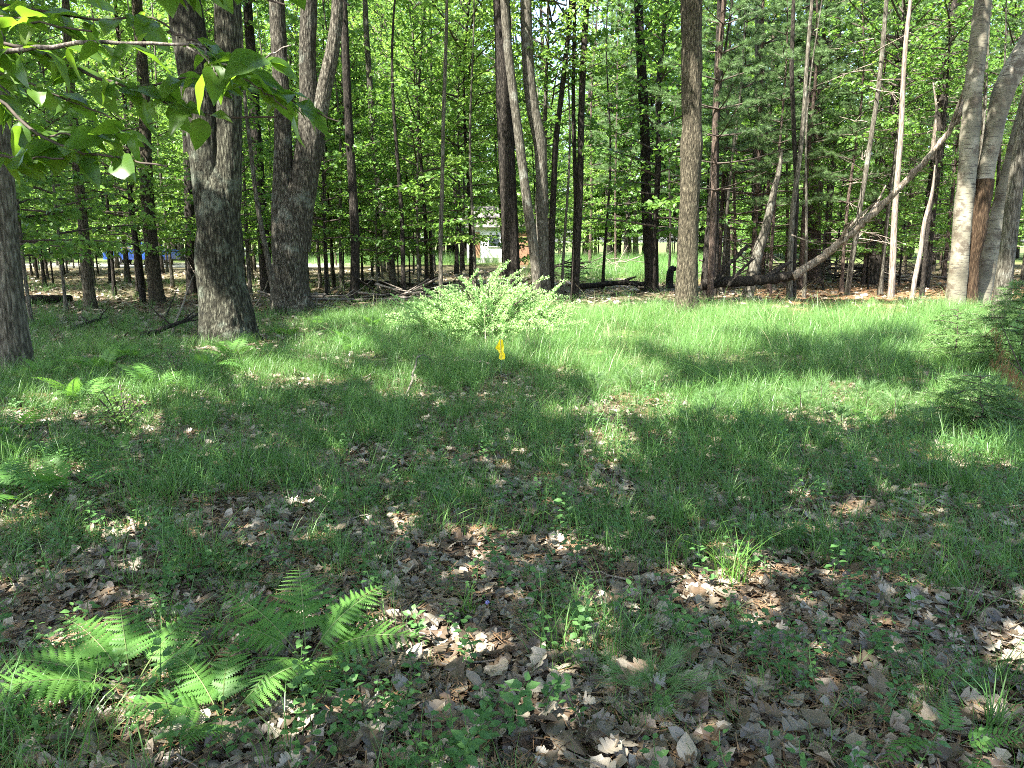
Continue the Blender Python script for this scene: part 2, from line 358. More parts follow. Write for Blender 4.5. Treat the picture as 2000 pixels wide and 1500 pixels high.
# leaf sprays on a branch system
def sprays(branches, twig_sp, twig_len, leaf_sp, leaf_size, up_j=.35, wood_r=.012, twig_r=.004, droop=.15, rg=rng, tmpl=LEAF4):
    wood = MB(); S = []; D = []; Ln = []
    for pts, rad in branches:
        V, F = tube(pts, rad, 5); wood.add(V, F)
        pts = np.asarray(pts); seg = np.concatenate([[0], np.cumsum(np.linalg.norm(np.diff(pts, axis=0), axis=1))]); L = seg[-1]
        t = np.arange(.22*L, L, twig_sp)+rg.uniform(-.4, .4)*twig_sp
        if len(t) == 0: t = np.array([L*.8])
        t = np.clip(t, 0, L)
        p = np.stack([np.interp(t, seg, pts[:, k]) for k in range(3)], -1)
        T = nrm(np.stack([np.gradient(np.interp(t, seg, pts[:, k])) if len(t) > 1 else np.array([pts[-1, k]-pts[0, k]]) for k in range(3)], -1))
        side = np.where(np.arange(len(t)) % 2 == 0, 1., -1.)[:, None]
        lat = nrm(np.cross(T, np.array([0, 0, 1.])))
        d = nrm(T*rg.uniform(.4, 1.0, (len(t), 1))+lat*side*rg.uniform(.5, 1.1, (len(t), 1))+rg.normal(0, .18, (len(t), 3)))
        S.append(p); D.append(d); Ln.append(twig_len*rg.uniform(.5, 1.2, len(t))*(1.15-.6*t/L))
        S.append(pts[-1:]); D.append(nrm(pts[-1:]-pts[-2:-1])); Ln.append(np.array([twig_len*.7]))
    S = np.concatenate(S); D = np.concatenate(D); Ln = np.concatenate(Ln)
    # twig wood
    tv = np.array([[-1,0,0],[1,0,0],[0,0,1.6],[0,1,0]]); tf = np.array([[0,1,3],[1,2,3],[2,0,3]])
    M = frames(D, np.tile([0, 0, 1.], (len(D), 1)))
    k = len(S); tvs = np.einsum('nij,nkj->nki', M, np.stack([np.stack([tv[:, 0]*twig_r*np.ones(4), tv[:, 1]*l, tv[:, 2]*twig_r], -1) for l in Ln]))+S[:, None, :]
    wood.add(tvs.reshape(-1, 3), (tf[None]+(np.arange(k)*4)[:, None, None]).reshape(-1, 3))
    cnt = np.maximum(2, (Ln/leaf_sp).astype(int)); idx = np.repeat(np.arange(k), cnt)
    u = np.concatenate([np.linspace(.15, 1, c) for c in cnt]); alt = np.concatenate([np.where(np.arange(c) % 2 == 0, 1., -1.) for c in cnt])
    pos = S[idx]+D[idx]*(u*Ln[idx])[:, None]; pos[:, 2] -= droop*(u*Ln[idx])**2
    pos += rg.normal(0, .06, pos.shape)*[1, 1, .7]
    lat = nrm(np.cross(D[idx], np.array([0, 0, 1.])))
    n = len(idx)
    d = nrm(D[idx]*rg.uniform(.2, .8, (n, 1))+lat*alt[:, None]*rg.uniform(.5, 1, (n, 1))+np.stack([np.zeros(n), np.zeros(n), rg.normal(-.35, .4, n)], -1))
    up = nrm(np.array([0, 0, 1.])+rg.normal(0, up_j, (n, 3)))
    V, F = batch(tmpl[0], tmpl[1], pos, frames(d, up), leaf_size*rg.uniform(.65, 1.25, n))
    return wood, V, F
def branch_line(p0, az, el, L, r0, droop=.1, n=6, rg=rng, wig=.06):
    s = np.linspace(0, 1, n); d = np.array([math.cos(az)*math.cos(el), math.sin(az)*math.cos(el), math.sin(el)])
    pts = np.asarray(p0)+d[None]*(s*L)[:, None]; pts[:, 2] += -droop*L*s**2*.6
    pts[1:] += rg.normal(0, wig*L/n, (n-1, 3)).cumsum(0)
    return pts, r0*(1-.8*s)+.003
def broad_crown(seed, z0, z1, Rad, nb, leaf, twig_sp, twig_len, leaf_sp, prof, e0=.1, e1=.9, up_j=.75, mat=None):
    rg = np.random.default_rng(seed); br = []
    for i in range(nb):
        t = (i+rg.uniform())/nb; z = z0+(z1-z0)*t; az = i*2.4+rg.uniform(-.5, .5)
        L = Rad*prof(t)*rg.uniform(.6, 1.15)
        br.append(branch_line((0, 0, z), az, e0+(e1-e0)*t+rg.uniform(-.15, .15), L, .012+.018*L/3, .15, 7, rg))
    wood, V, F = sprays(br, twig_sp, twig_len, leaf_sp, leaf, up_j, rg=rg)
    return wood.mesh('limbs', B_TWIG), mesh('crown', V, F, mat)
C_UNDER = [broad_crown(20+k, 1.45, 7.5, 2.3, 44, .13, .17, .62, .034, lambda t: (1-.72*t)*(.72+.5*math.sin(3.1*min(1, t+.25))), mat=(M_LEAF, M_LEAFB)[k % 2]) for k in range(5)]
C_CAN = [broad_crown(40+k, 0, 6.5, 3.2, 36, .16, .22, .8, .05, lambda t: .45+.65*math.sin(3.0*t), .1, 1.1, .8, mat=(M_LEAF, M_LEAFB)[k % 2]) for k in range(4)]
def pine_crown(seed, z0, z1, Rad, whorls, dead=0):
    rg = np.random.default_rng(seed); wood = MB(); tp = []; td = []
    for k in range(whorls):
        t = k/(whorls-1); z = z0+(z1-z0)*t; n = rg.integers(4, 6)
        for j in range(n):
            L = Rad*(1-.8*t)*rg.uniform(.55, 1.1); az = j*2*math.pi/n+k*1.1+rg.uniform(-.3, .3)
            pts, rad = branch_line((0, 0, z), az, .05+.5*t, L, .014+.006*L, -.12, 7, rg)
            V, F = tube(pts, rad, 4); wood.add(V, F)
            if k < dead: continue
            for q in range(int(L/.085)+3):
                s = .3+.7*rg.uniform(); i0 = min(5, int(s*6)); p = pts[i0]*(1-(s*6-i0))+pts[i0+1]*(s*6-i0)
                lat = np.array([-math.sin(az), math.cos(az), 0])*rg.choice([-1, 1]); dd = nrm(np.array([math.cos(az), math.sin(az), .12])*.7+lat*rg.uniform(.3, 1)+rg.normal(0, .1, 3))
                l2 = rg.uniform(.15, .5)*(1.2-.5*t)
                for u in np.arange(.3, 1.01, .24): tp.append(p+dd*l2*u); td.append(nrm(dd+rg.normal(0, .35, 3)+np.array([0,0,.15])))
                V2, F2 = tube(np.array([p, p+dd*l2]), [.005, .002], 3); wood.add(V2, F2)
    tp = np.array(tp); td = np.array(td); n = len(tp)
    tV, tF = needle_tuft(16, .009)
    V, F = batch(tV, tF, tp, frames(td, np.tile([0, 0, 1.], (n, 1))+rg.normal(0, .2, (n, 3))), rg.uniform(.13, .20, n))
    return wood.mesh('limbs', B_TWIG), mesh('crown', V, F, M_PINE)
def needle_tuft(n, wd, spread=1.0, seed=3):
    rg = np.random.default_rng(seed); V = []; F = []
    for i in range(n):
        a = i*2.4; c = rg.uniform(.2, 1.0)*spread
        d = nrm(np.array([math.cos(a)*c, 1, math.sin(a)*c])); s = nrm(np.cross(d, rg.normal(0, 1, 3)))*wd/.14*.5
        b = np.array([0, rg.uniform(-.3, .1), 0]); V += [b-s, b+s, b+d*rg.uniform(.75, 1.05)]; F.append([3*i, 3*i+1, 3*i+2])
    return np.array(V), np.array(F)
C_PINE = [pine_crown(60+k, (3.0, 2.0, 4.5)[k], 13, (2.4, 2.0, 2.6)[k], 14, 2) for k in range(3)]
def dead_limbs(seed, z0, z1, n, L0):
    rg = np.random.default_rng(seed); wood = MB()
    for k in range(n):
        z = z0+(z1-z0)*rg.uniform(); L = L0*rg.uniform(.3, 1.1); az = rg.uniform(0, 6.28)
        pts, rad = branch_line((0, 0, z), az, rg.uniform(-.25, .45), L, .016, rg.uniform(-.1, .3), 6, rg, .12)
        V, F = tube(pts, rad, 4); wood.add(V, F)
        for q in range(rg.integers(2, 6)):
            i = rg.integers(1, 5); d = nrm(pts[i+1]-pts[i]+rg.normal(0, .08, 3)*L*.9); V, F = tube(np.array([pts[i], pts[i]+d*L*rg.uniform(.2, .5)]), [.007, .002], 3); wood.add(V, F)
    return wood.mesh('dead_limbs', B_DEAD)
C_DEAD = [dead_limbs(80+k, 1.2, 9, 34, 1.9) for k in range(2)]

def add_crown(root, pair, loc, rz, s, names=('limbs', 'crown')):
    for nme, me in zip(names, pair): obj(nme, me, root, loc, (0, 0, rz), s)

# trees one can pick out: label, bark, base (px,py)->distance, outline, height
near_trees = []
def tree(name, label, bark, spec, H, cat='tree', d=None, n=44, ns=14, crown=None, cz=None, cs=1.0, dead=None, group=None, shade=False, **kw):
    g = G(spec[0][0], spec[0][1]) if d is None else P(spec[0][0], spec[0][1], d)
    d = g[1]; base = np.array([g[0], g[1], gh(g[0], g[1])])
    root = tag(empty(name, base), label, cat, group)
    a, (V, F) = stem(spec, d, H, n, ns, seed=spec[0][0]*.013, **kw)
    obj('trunk', mesh('trunk', V-base, F, bark, True), root)
    top = a[-1, :3]-base
    if crown is not None:
        z = cz if cz is not None else H-5.5
        i = np.argmin(abs(a[:, 2]-z)); p = a[i, :3]-base; p[2] = z
        add_crown(root, crown, p, rng.uniform(0, 6.28), cs)
    if dead is not None: obj('dead_limbs', dead, root, (a[10, 0]-base[0], 0, 0), (0, 0, rng.uniform(0, 6.28)))
    if shade: near_trees.append((root, base, a))
    return root, base, d, a
def stems(root, base, d, bark, specs, H, **kw):
    for k, sp in enumerate(specs):
        a = resample(trunk_pts(sp, d, H, rooted=False), 150)
        if k == 0 and near_trees and near_trees[-1][0] == root: near_trees[-1] = (root, near_trees[-1][1], a)
        V, F = tube(a[:, :3]-base, a[:, 3], 64, furrow(k*3.1+sp[0][0]*.01, .055)); obj('stem', mesh('stem', V, F, bark, True), root)

# the two big forked maples on the left, front left trunk
B_MAPLE2 = barkmat('grey maple bark', (.007,.007,.005), (.038,.036,.024), (.125,.124,.088), 9, .24, 1.0, lichen=(.20,.23,.17), lich_amt=.53)
r, b, d, a = tree('forked_maple', 'large grey double-stemmed maple, nearest big trunk left of the clearing', B_MAPLE2,
     [(446,668,112),(441,640,100),(432,560,88),(427,480,86),(428,430,76),(429,380,58),(430,330,36),(431,285,10)], 1.0, n=150, ns=90, flare=.30, lobes=5, ridge=.10, lump=.07, fl_h=.3, shade=True)
stems(r, b, d, B_MAPLE2, [[(416,470,52),(410,390,58),(402,300,60),(396,230,60),(378,120,60),(358,0,58)], [(440,470,46),(445,390,50),(448,300,46),(447,220,45),(446,110,46),(444,0,46)]], 14, ridge=.08, lump=.05)
r, b, d, a = tree('forked_maple', 'sun-dappled brown maple dividing into several stems, behind the larger grey forked maple', B_MAPLE,
     [(571,610,86),(569,590,74),(567,540,66),(567,490,66),(568,445,58),(569,400,44),(570,350,26),(570,310,8)], 1.0, n=150, ns=80, flare=.34, lobes=5, ridge=.10, lump=.07, fl_h=.35, shade=True)
stems(r, b, d, B_MAPLE, [[(551,490,40),(551,410,40),(553,320,34),(552,230,30),(546,110,28),(540,0,27)], [(582,490,46),(587,410,48),(598,330,50),(606,280,50),(604,200,34),(600,110,30),(604,0,30)],
     [(606,300,30),(616,250,34),(632,180,28),(648,110,26),(658,40,22),(660,0,20)]], 15, ridge=.08, lump=.05)
tree('grey_tree', 'grey mossy trunk at the left edge, nearest the camera', B_GREY, [(30,735,66),(26,710,58),(18,640,52),(10,560,48),(4,470,46),(-6,300,44),(-20,0,42)], 13, n=150, ns=64, flare=.25, ridge=.06, shade=True)
tree('oak_tree', 'straight brown knotty trunk standing alone in the tall grass, right of centre', B_OAK,
     [(1340,612,52),(1341,590,44),(1344,500,38),(1347,400,36),(1349,300,38),(1350,285,44),(1350,260,36),(1351,140,37),(1352,118,42),(1352,90,36),(1353,0,38)], 14, n=190, ns=64, flare=.2, ridge=.08, shade=True)
# birch clump at the right
tree('birch_tree', 'pale birch trunk, leftmost of the leaning clump at the right edge', B_BIRCH, [(1864,606,40),(1868,570,34),(1876,480,32),(1885,380,32),(1897,260,32),(1908,150,30),(1922,0,28)], 13, n=60, ns=20, flare=.1, ridge=.10, lump=.14, shade=True)
tree('birch_tree', 'birch with reddish peeled band low on its trunk, leaning right', B_REDB, [(1889,606,36),(1893,560,32),(1903,480,30),(1915,400,32),(1922,352,34)], 2.9, n=40, ns=20, flare=.1)
r, b, d, a = tree('birch_tree', 'thick pale birch stem with dark scars, right of the peeled one', B_BIRCH, [(1921,356,32),(1931,310,29),(1946,240,32),(1963,180,38),(1990,120,38),(2020,60,36)], 9, d=G(1889,606)[1]+.02, n=46, ns=20)
tree('birch_tree', 'curved pale birch stem rising from behind the peeled birch to the right edge', B_BIRCH, [(1910,600,40),(1917,570,38),(1926,520,34),(1946,450,34),(1962,390,30),(1990,280,28),(2015,180,28)], 11, d=G(1889,606)[1]+.5, n=46, ns=20)
tree('grey_tree', 'smooth grey trunk in front of the birches at the right edge', B_GREY, [(1950,640,38),(1955,600,33),(1963,530,29),(1976,450,27),(1990,350,27),(2010,220,27)], 12, n=46, ns=24, shade=True)
# middle trunks
tree('dark_tree', 'thick dark rough trunk directly behind the bright shrub', B_DARK, [(1000,560,36),(998,520,31),(995,420,31),(991,300,31),(986,200,32),(982,90,30),(978,0,30)], 15, d=20.5, n=150, ns=60, ridge=.14, shade=True)
tree('grey_tree', 'crooked pale grey trunk with a kink, right of the bright shrub', B_GREY, [(1062,588,32),(1062,550,25),(1060,450,23),(1057,330,22),(1054,270,25),(1040,225,25),(1032,150,22),(1028,0,21)], 13, n=56, ns=18, flare=.2, shade=True)
tree('grey_tree', 'slim trunk leaning left away from the kinked grey trunk', B_GREY, [(1052,560,20),(1046,500,20),(1034,420,18),(1018,310,17),(1003,200,16),(992,90,16),(986,0,15)], 12, d=20, n=46, ns=12)
tree('slim_tree', 'dark slim trunk just right of the kinked grey trunk', B_DARK, [(1076,572,15),(1078,500,13),(1080,400,12),(1083,280,11),(1098,180,10),(1112,60,9),(1116,0,9)], 12, d=21.5, crown=C_CAN[0], cz=8.5)
tree('slim_tree', 'dark straight slim trunk halfway between the kinked grey trunk and the knotty trunk', B_DARK, [(1124,582,18),(1126,540,15),(1129,420,14),(1134,280,12),(1140,120,12),(1144,0,11)], 12, n=44, crown=C_CAN[1], cz=9)
tree('slim_tree', 'thin dark stem close beside the straight slim trunk', B_DARK, [(1120,575,9),(1123,420,8),(1122,300,8),(1120,150,7),(1121,0,7)], 11, d=22)
tree('maple_tree', 'dark trunk with flared grey foot beyond the grass, left of the black stump', B_DARK, [(1272,572,30),(1270,550,22),(1264,420,19),(1260,280,18),(1254,170,18),(1248,0,16)], 14, n=46, ns=16, flare=.25, crown=C_CAN[2], cz=9.5)
tree('slim_tree', 'thin wavy forked stem just right of the trunk with flared foot', B_DARK, [(1280,560,11),(1281,430,10),(1287,300,9),(1285,200,8),(1290,110,7),(1302,0,6)], 11, d=26)
tree('pine_tree', 'slender young pine just right of the knotty trunk', B_PINE, [(1388,592,14),(1389,540,13),(1393,420,12),(1396,290,11),(1404,150,10),(1414,0,9)], 13, crown=C_PINE[0], cz=.3, cs=(.8,.8,.85))
tree('slim_tree', 'dark stem leaning right behind the young pine', B_DARK, [(1374,585,14),(1380,500,14),(1388,400,13),(1394,330,12),(1400,200,10),(1404,0,9)], 12, d=21.5)
tree('pine_tree', 'grey straight pine trunk veiled by soft needles, behind the fallen log', B_GREY, [(1476,560,20),(1478,480,18),(1480,330,18),(1482,170,18),(1484,0,16)], 14, d=27, crown=C_PINE[1], cz=0)
tree('leaning_tree', 'short mossy trunk leaning right above the fallen log', B_GREY, [(1458,585,24),(1466,550,22),(1480,500,22),(1488,470,18),(1500,420,14),(1520,340,10)], 4, cat='tree', n=36)
tree('slim_tree', 'pale twin-stemmed slim trunk beside the lower end of the leaning log', B_GREY, [(1542,590,14),(1544,540,12),(1547,460,11),(1552,380,10),(1560,310,9),(1570,200,8)], 11, n=40)
tree('slim_tree', 'darker stem of the twin pair beside the leaning log', B_DARK, [(1552,588,10),(1553,500,10),(1556,400,9),(1550,300,8),(1546,120,8)], 10, d=G(1542,590)[1]+.1)
tree('pine_tree', 'broad reddish-dark pine trunk with dead side branches', B_PINE, [(1588,556,42),(1586,530,34),(1588,430,32),(1590,300,30),(1590,150,28),(1588,0,26)], 16, n=50, ns=20, ridge=.1, dead=C_DEAD[0], crown=C_PINE[2], cz=2.5)
tree('slim_tree', 'thin pale stem leaning right, first right of the broad pine', B_GREY, [(1655,578,11),(1664,500,10),(1675,420,9),(1692,330,9),(1712,200,9),(1730,40,8)], 11, n=40, dead=C_DEAD[1])
tree('pine_tree', 'dark thick pine trunk leaning right behind the leaning log', B_DARK, [(1702,556,34),(1706,520,28),(1716,430,27),(1734,320,26),(1752,200,24),(1768,60,22)], 15, n=46, ns=16, crown=C_PINE[0], cz=4, dead=C_DEAD[0])
tree('slim_tree', 'pale bare slim stem in front of the dark leaning pine', B_DEAD, [(1738,584,13),(1741,520,12),(1746,440,11),(1750,380,10),(1760,250,9),(1772,80,8)], 10, n=40)
tree('slim_tree', 'very thin pale stem leaning right, left of the birches', B_DEAD, [(1778,584,9),(1790,530,9),(1802,470,8),(1815,400,7)], 3.6)
tree('pine_tree', 'dark pine trunk full of bare spiky branches, left of the birches', B_DARK, [(1800,560,26),(1806,500,24),(1815,420,22),(1828,320,20),(1845,180,18)], 13, n=40, dead=C_DEAD[1], crown=C_PINE[1], cz=4)
# left-hand middle trunks
tree('slim_tree', 'straight dark trunk right of the dappled maple', B_DARK, [(692,590,22),(694,560,18),(692,440,17),(686,300,16),(680,180,15),(672,60,14)], 13, n=44, flare=.12, crown=C_CAN[3], cz=8)
tree('slim_tree', 'pale bowed trunk curving left, between the straight dark trunk and the shrub', B_GREY, [(770,566,13),(764,520,15),(752,430,14),(740,350,13),(727,270,12),(722,180,11),(715,40,10)], 12, d=24, n=44, crown=C_CAN[0], cz=9)
tree('slim_tree', 'pale thin trunk just left of the bright shrub', B_GREY, [(864,572,10),(862,520,8),(860,440,8),(864,300,7),(870,150,7)], 10, d=19)
tree('maple_tree', 'pair-like brown trunk in the left woods, lit on one side', B_OAK, [(308,592,32),(304,560,26),(297,470,25),(290,380,24),(284,280,22),(275,120,20)], 13, n=44, ns=16, flare=.15, crown=C_CAN[1], cz=7.5)
tree('maple_tree', 'grey-brown trunk between the left edge trunk and the lit brown one', B_OAK, [(178,604,26),(174,580,20),(168,500,19),(160,420,18),(152,330,17),(140,150,15)], 12, n=44, ns=14, flare=.15, crown=C_CAN[2], cz=7)
tree('slim_tree', 'thin dark trunk immediately left of the lit brown trunk', B_DARK, [(279,588,13),(275,540,12),(268,480,11),(258,400,10),(250,300,9)], 10, crown=C_UNDER[1], cz=0)
tree('maple_tree', 'dark trunk showing left of the large forked maple', B_DARK, [(377,574,24),(376,540,20),(372,450,19),(366,330,18),(360,150,16)], 13, d=23, crown=C_CAN[3], cz=7.5)
tree('slim_tree', 'black trunk between the two forked maples', B_DARK, [(520,575,26),(517,540,23),(512,430,22),(504,320,21),(496,220,20),(490,90,18)], 13, d=23, crown=C_CAN[0], cz=8)
tree('slim_tree', 'thin pale leaning stem between the two forked maples', B_GREY, [(534,560,12),(522,500,11),(508,430,9),(496,360,8),(488,280,7)], 8, d=19)

# crowns of the trees round the clearing: unseen leaves laid out for their shadow, gaps shaped for chosen sun spots
for nm, lab, bark, xy, rr in [('oak_tree', 'tall oak behind the viewer, outside the picture to the left', B_OAK, (-4.2, -2.6), .24), ('oak_tree', 'tall oak behind the viewer, outside the picture to the right', B_OAK, (3.4, -2.2), .22),
                          ('oak_tree', 'oak left of the picture beside the ferns', B_GREY, (-6.6, 4.0), .2)]:
    base = np.array([xy[0], xy[1], float(gh(*xy))]); root = tag(empty(nm, base), lab, 'tree')
    z = np.linspace(-.1, 14, 30); pts = np.stack([.12*np.sin(z*.6), .1*np.cos(z*.5), z], -1); rad = rr*(1-.045*z)
    V, F = tube(pts, rad, 18, barkbump(xy[0], .08, .05, .2)); obj('trunk', mesh('trunk', V, F, bark, True), root)
    near_trees.append((root, base, np.concatenate([pts+base, rad[:, None]], 1)))  # unseen oaks put in to carry part of the shading crowns
def overhead():
    n = 225000
    gx_ = rng.uniform(-16, 17, n); gy_ = rng.uniform(-2, 21, n)
    k = abs(gx_) < .78*np.maximum(gy_, 0)+3.2; gx_, gy_ = gx_[k], gy_[k]
    keep = rng.uniform(size=len(gx_)) > lit(gx_, gy_)*1.0
    edge = rng.uniform(size=len(gx_)) > .0
    gx_, gy_ = gx_[keep & edge], gy_[keep & edge]; n = len(gx_)
    lo = 4.6+3.9*sstep(5, 10, gy_); h = lo+(3.2+2.8*sstep(5, 10, gy_))*rng.uniform(size=n)
    pos = np.stack([gx_, gy_, 0*gx_], -1)+SUN[None]*(h/SUN[2])[:, None]
    vis = (pos[:, 1] > .3) & ((pos[:, 2]-EYE)/np.maximum(pos[:, 1], .3) < .42); pos = pos[~vis]; n = len(pos)
    ax = np.array([[t[2][-1, 0], t[2][-1, 1]] for t in near_trees]); ax = np.array([[(t[2][len(t[2])//2:, 0]).mean(), (t[2][len(t[2])//2:, 1]).mean()] for t in near_trees])
    own = np.argmin(((pos[:, None, :2]-ax[None])**2).sum(-1), 1)
    for i, (root, base, a) in enumerate(near_trees):
        p = pos[own == i]; m = len(p)
        if m < 20: continue
        V, F = batch(*LEAF4, p-base, frames(rng.normal(0, 1, (m, 3))*[1, 1, .4], np.array([0, 0, 1.])+rng.normal(0, .45, (m, 3))), rng.uniform(.14, .25, m))
        obj('crown', mesh('crown', V, F, M_CAN), root)
        wood = MB()
        for q in range(16):                                    # limbs that reach into the leaves
            e = p[rng.integers(m)]; z0 = max(7.2, e[2]-rng.uniform(1.5, 4)); s = a[np.argmin(abs(a[:, 2]-z0)), :3]
            s = s if abs(s[2]-z0) < 2 else np.array([a[-1, 0], a[-1, 1], a[-1, 2]])
            mid = s*.5+e*.5+np.array([0, 0, .5]); V, F = tube(resample(np.array([s, mid, e]), 8)-base, np.linspace(.05, .012, 8), 5); wood.add(V, F)
        obj('limbs', wood.mesh('limbs', B_TWIG), root)
overhead()

# woods behind: slim trunks one can tell apart, then the far ones
def rand_trunk(seed, H, r0, lean):
    rg = np.random.default_rng(seed); z = np.linspace(-.1, H, 16); ph = rg.uniform(0, 6, 4)
    pts = np.stack([lean*z+.10*np.sin(z*.5+ph[0])*z/4, .06*np.sin(z*.6+ph[1])*z/4, z], -1); rad = r0*(1-.82*z/H)+.006
    rad[0] *= 1.5
    return tube(pts, rad, 9, barkbump(seed*.7, .06, .06))
TR = {}
for bi, bk in enumerate((B_DARK, B_GREY, B_OAK, B_PINE)):
    for k in range(3): V, F = rand_trunk(bi*7+k+1, 11+k, (.055, .075, .11)[k], (-.03, .0, .035)[k]); TR[(bi, k)] = mesh('trunk', V, F, bk, True)
SAP = []
for k in range(3): V, F = rand_trunk(50+k, 7.5, .034, (.02, -.02, 0)[k]); SAP.append(mesh('trunk', V, F, (B_DARK, B_GREY, B_DARK)[k], True))
taken = []
def free(x, y, r):
    for (a, b_) in taken:
        if (a-x)**2+(b_-y)**2 < r*r: return False
    taken.append((x, y)); return True
def copy_tree(name, label, group, x, y, trunk, crown, s, czs=0, dead=None, cat='tree'):
    root = tag(empty(name, (x, y, float(gh(x, y))), rng.uniform(0, 6.28)), label, cat, group)
    obj('trunk', trunk, root, scl=s)
    if crown is not None: add_crown(root, crown, (0, 0, czs*s if np.isscalar(s) else czs), rng.uniform(0, 6.28), s)
    if dead is not None: obj('dead_limbs', dead, root, (0, 0, 0), (0, 0, rng.uniform(0, 6.28)), s)
    return root
def in_view_gap(x, y):              # keep the sight lines to the meadow, the house and the parked cars reasonably open
    px, py = to_px(x, y)
    if 1150 < px < 1470 and 24 < y < 52: return True
    if 900 < px < 1040 and 21 < y < 56: return True
    if 200 < px < 380 and 20 < y < 52 and rng.uniform() < .6: return True
    return False
def scatter_trees(n, y0, y1, f, mind):
    c = 0; tries = 0
    while c < n and tries < n*40:
        tries += 1
        y = rng.uniform(y0, y1)**1.0; px = rng.uniform(-250, 2250); x = (px-1000)/FPX*y*1.0
        if f is not f_far and y < 58 and any(z_meadow(np.array(x+.48*q), np.array(y+.435*q)) > .4 for q in (5, 9)) and rng.uniform() < .8: continue
        if (f is f_sap and in_view_gap(x, y)) or (f is f_mid and 1150 < px < 1460 and y > 27) or not free(x, y, mind): continue
        f(x, y, px); c += 1
BGG = {'slim trunks of the left woods', 'slim trunks of the centre woods', 'slim trunks of the right pine stand', 'saplings of the left woods', 'saplings of the centre woods', 'saplings of the right woods', 'far trees left', 'far trees right', 'far trees of the background', 'young pines right', 'pines beyond the meadow'}
def f_mid(x, y, px):
    if px < 700: lab, gr = 'slim trunk in the leafy woods behind the two forked maples', 'slim trunks of the left woods'
    elif px < 1350: lab, gr = 'slim trunk in the dense woods behind the bright shrub', 'slim trunks of the centre woods'
    else: lab, gr = 'slim trunk in the pine stand behind the leaning log', 'slim trunks of the right pine stand'
    if px > 1350 and rng.uniform() < .25:
        copy_tree('pine_tree', lab, gr, x, y, TR[(3, rng.integers(3))], C_PINE[rng.integers(3)], rng.uniform(.9, 1.2), 0, C_DEAD[rng.integers(2)] if rng.uniform() < .75 else None)
    else:
        copy_tree('slim_tree', lab, gr, x, y, TR[(rng.integers(3), rng.integers(3))], C_CAN[rng.integers(4)] if rng.uniform() < .8 else None, rng.uniform(.75, 1.0), rng.uniform(4.2, 7.2))
def f_sap(x, y, px):
    if px < 700: lab, gr = 'leafy understorey sapling in the left woods', 'saplings of the left woods'
    elif px < 1150: lab, gr = 'leafy understorey sapling behind the bright shrub', 'saplings of the centre woods'
    else: lab, gr = 'leafy understorey sapling at the back of the right woods', 'saplings of the right woods'
    copy_tree('sapling', lab, gr, x, y, SAP[rng.integers(3)], C_UNDER[rng.integers(5)], rng.uniform(.7, 1.25))
def f_far(x, y, px):
    lab, gr = ('far tree closing the view beyond the left woods', 'far trees left') if px < 1000 else ('far tree closing the view beyond the sunny meadow', 'far trees right')
    t = rng.uniform()
    copy_tree('woodland_tree', lab, gr, x, y, TR[(rng.integers(3), 2)], C_UNDER[rng.integers(5)] if t < .5 else C_CAN[rng.integers(4)], rng.uniform(1.3, 2.3), 0 if t < .5 else 3 if t < .72 else 6.2)
scatter_trees(88, 22, 54, f_mid, 1.0)
scatter_trees(105, 22.5, 54, f_sap, 1.0)
def f_stem(x, y, px):
    lab, gr = 'x', 'slim trunks of the left woods' if px < 700 else 'slim trunks of the centre woods' if px < 1350 else 'slim trunks of the right pine stand'
    copy_tree('slim_tree', lab, gr, x, y, TR[(rng.integers(2), rng.integers(2))], C_CAN[rng.integers(4)] if rng.uniform() < .15 else None, rng.uniform(.7, .95), rng.uniform(7, 9))
scatter_trees(70, 20.5, 40, f_stem, .6)
scatter_trees(250, 56, 100, f_far, 1.3)
for k in range(40):
    px = rng.uniform(880, 1560); y = rng.uniform(60, 78); copy_tree('woodland_tree', 'x', 'far trees of the background', (px-1000)/FPX*y, y, SAP[k % 3], C_UNDER[k % 5], rng.uniform(.8, 1.5))
# saplings at the left, nearer
for (px, y, s) in [(60,14,.8),(130,17,1.0),(-60,13,1.0),(20,19,1.1),(640,21,.9),(740,21.5,.9),(820,22,1.0),(900,23,.85),(470,20,1.0),(780,26,1.1),(690,25,1.1)]:
    f_sap((px-1000)/FPX*y, y, px)
for (px, y, s, k) in [(1400,26,1.0,1),(1530,27,1.0,0),(1610,31,1.1,2),(1680,28,1.0,0),(1150,46,1.3,1),(1430,24,.8,0),(1500,23,.7,1),(1560,25,.8,2),(1640,24,.75,1),(1200,44,1.2,0),(1320,48,1.2,1),(1420,50,1.3,2)]:
    copy_tree('pine_tree', 'soft-needled young pine among the trunks right of the knotty trunk' if y < 40 else 'pine at the far side of the sunny meadow', 'young pines right' if y < 40 else 'pines beyond the meadow', (px-1000)/FPX*y, y, TR[(3, k)], C_PINE[k], s)

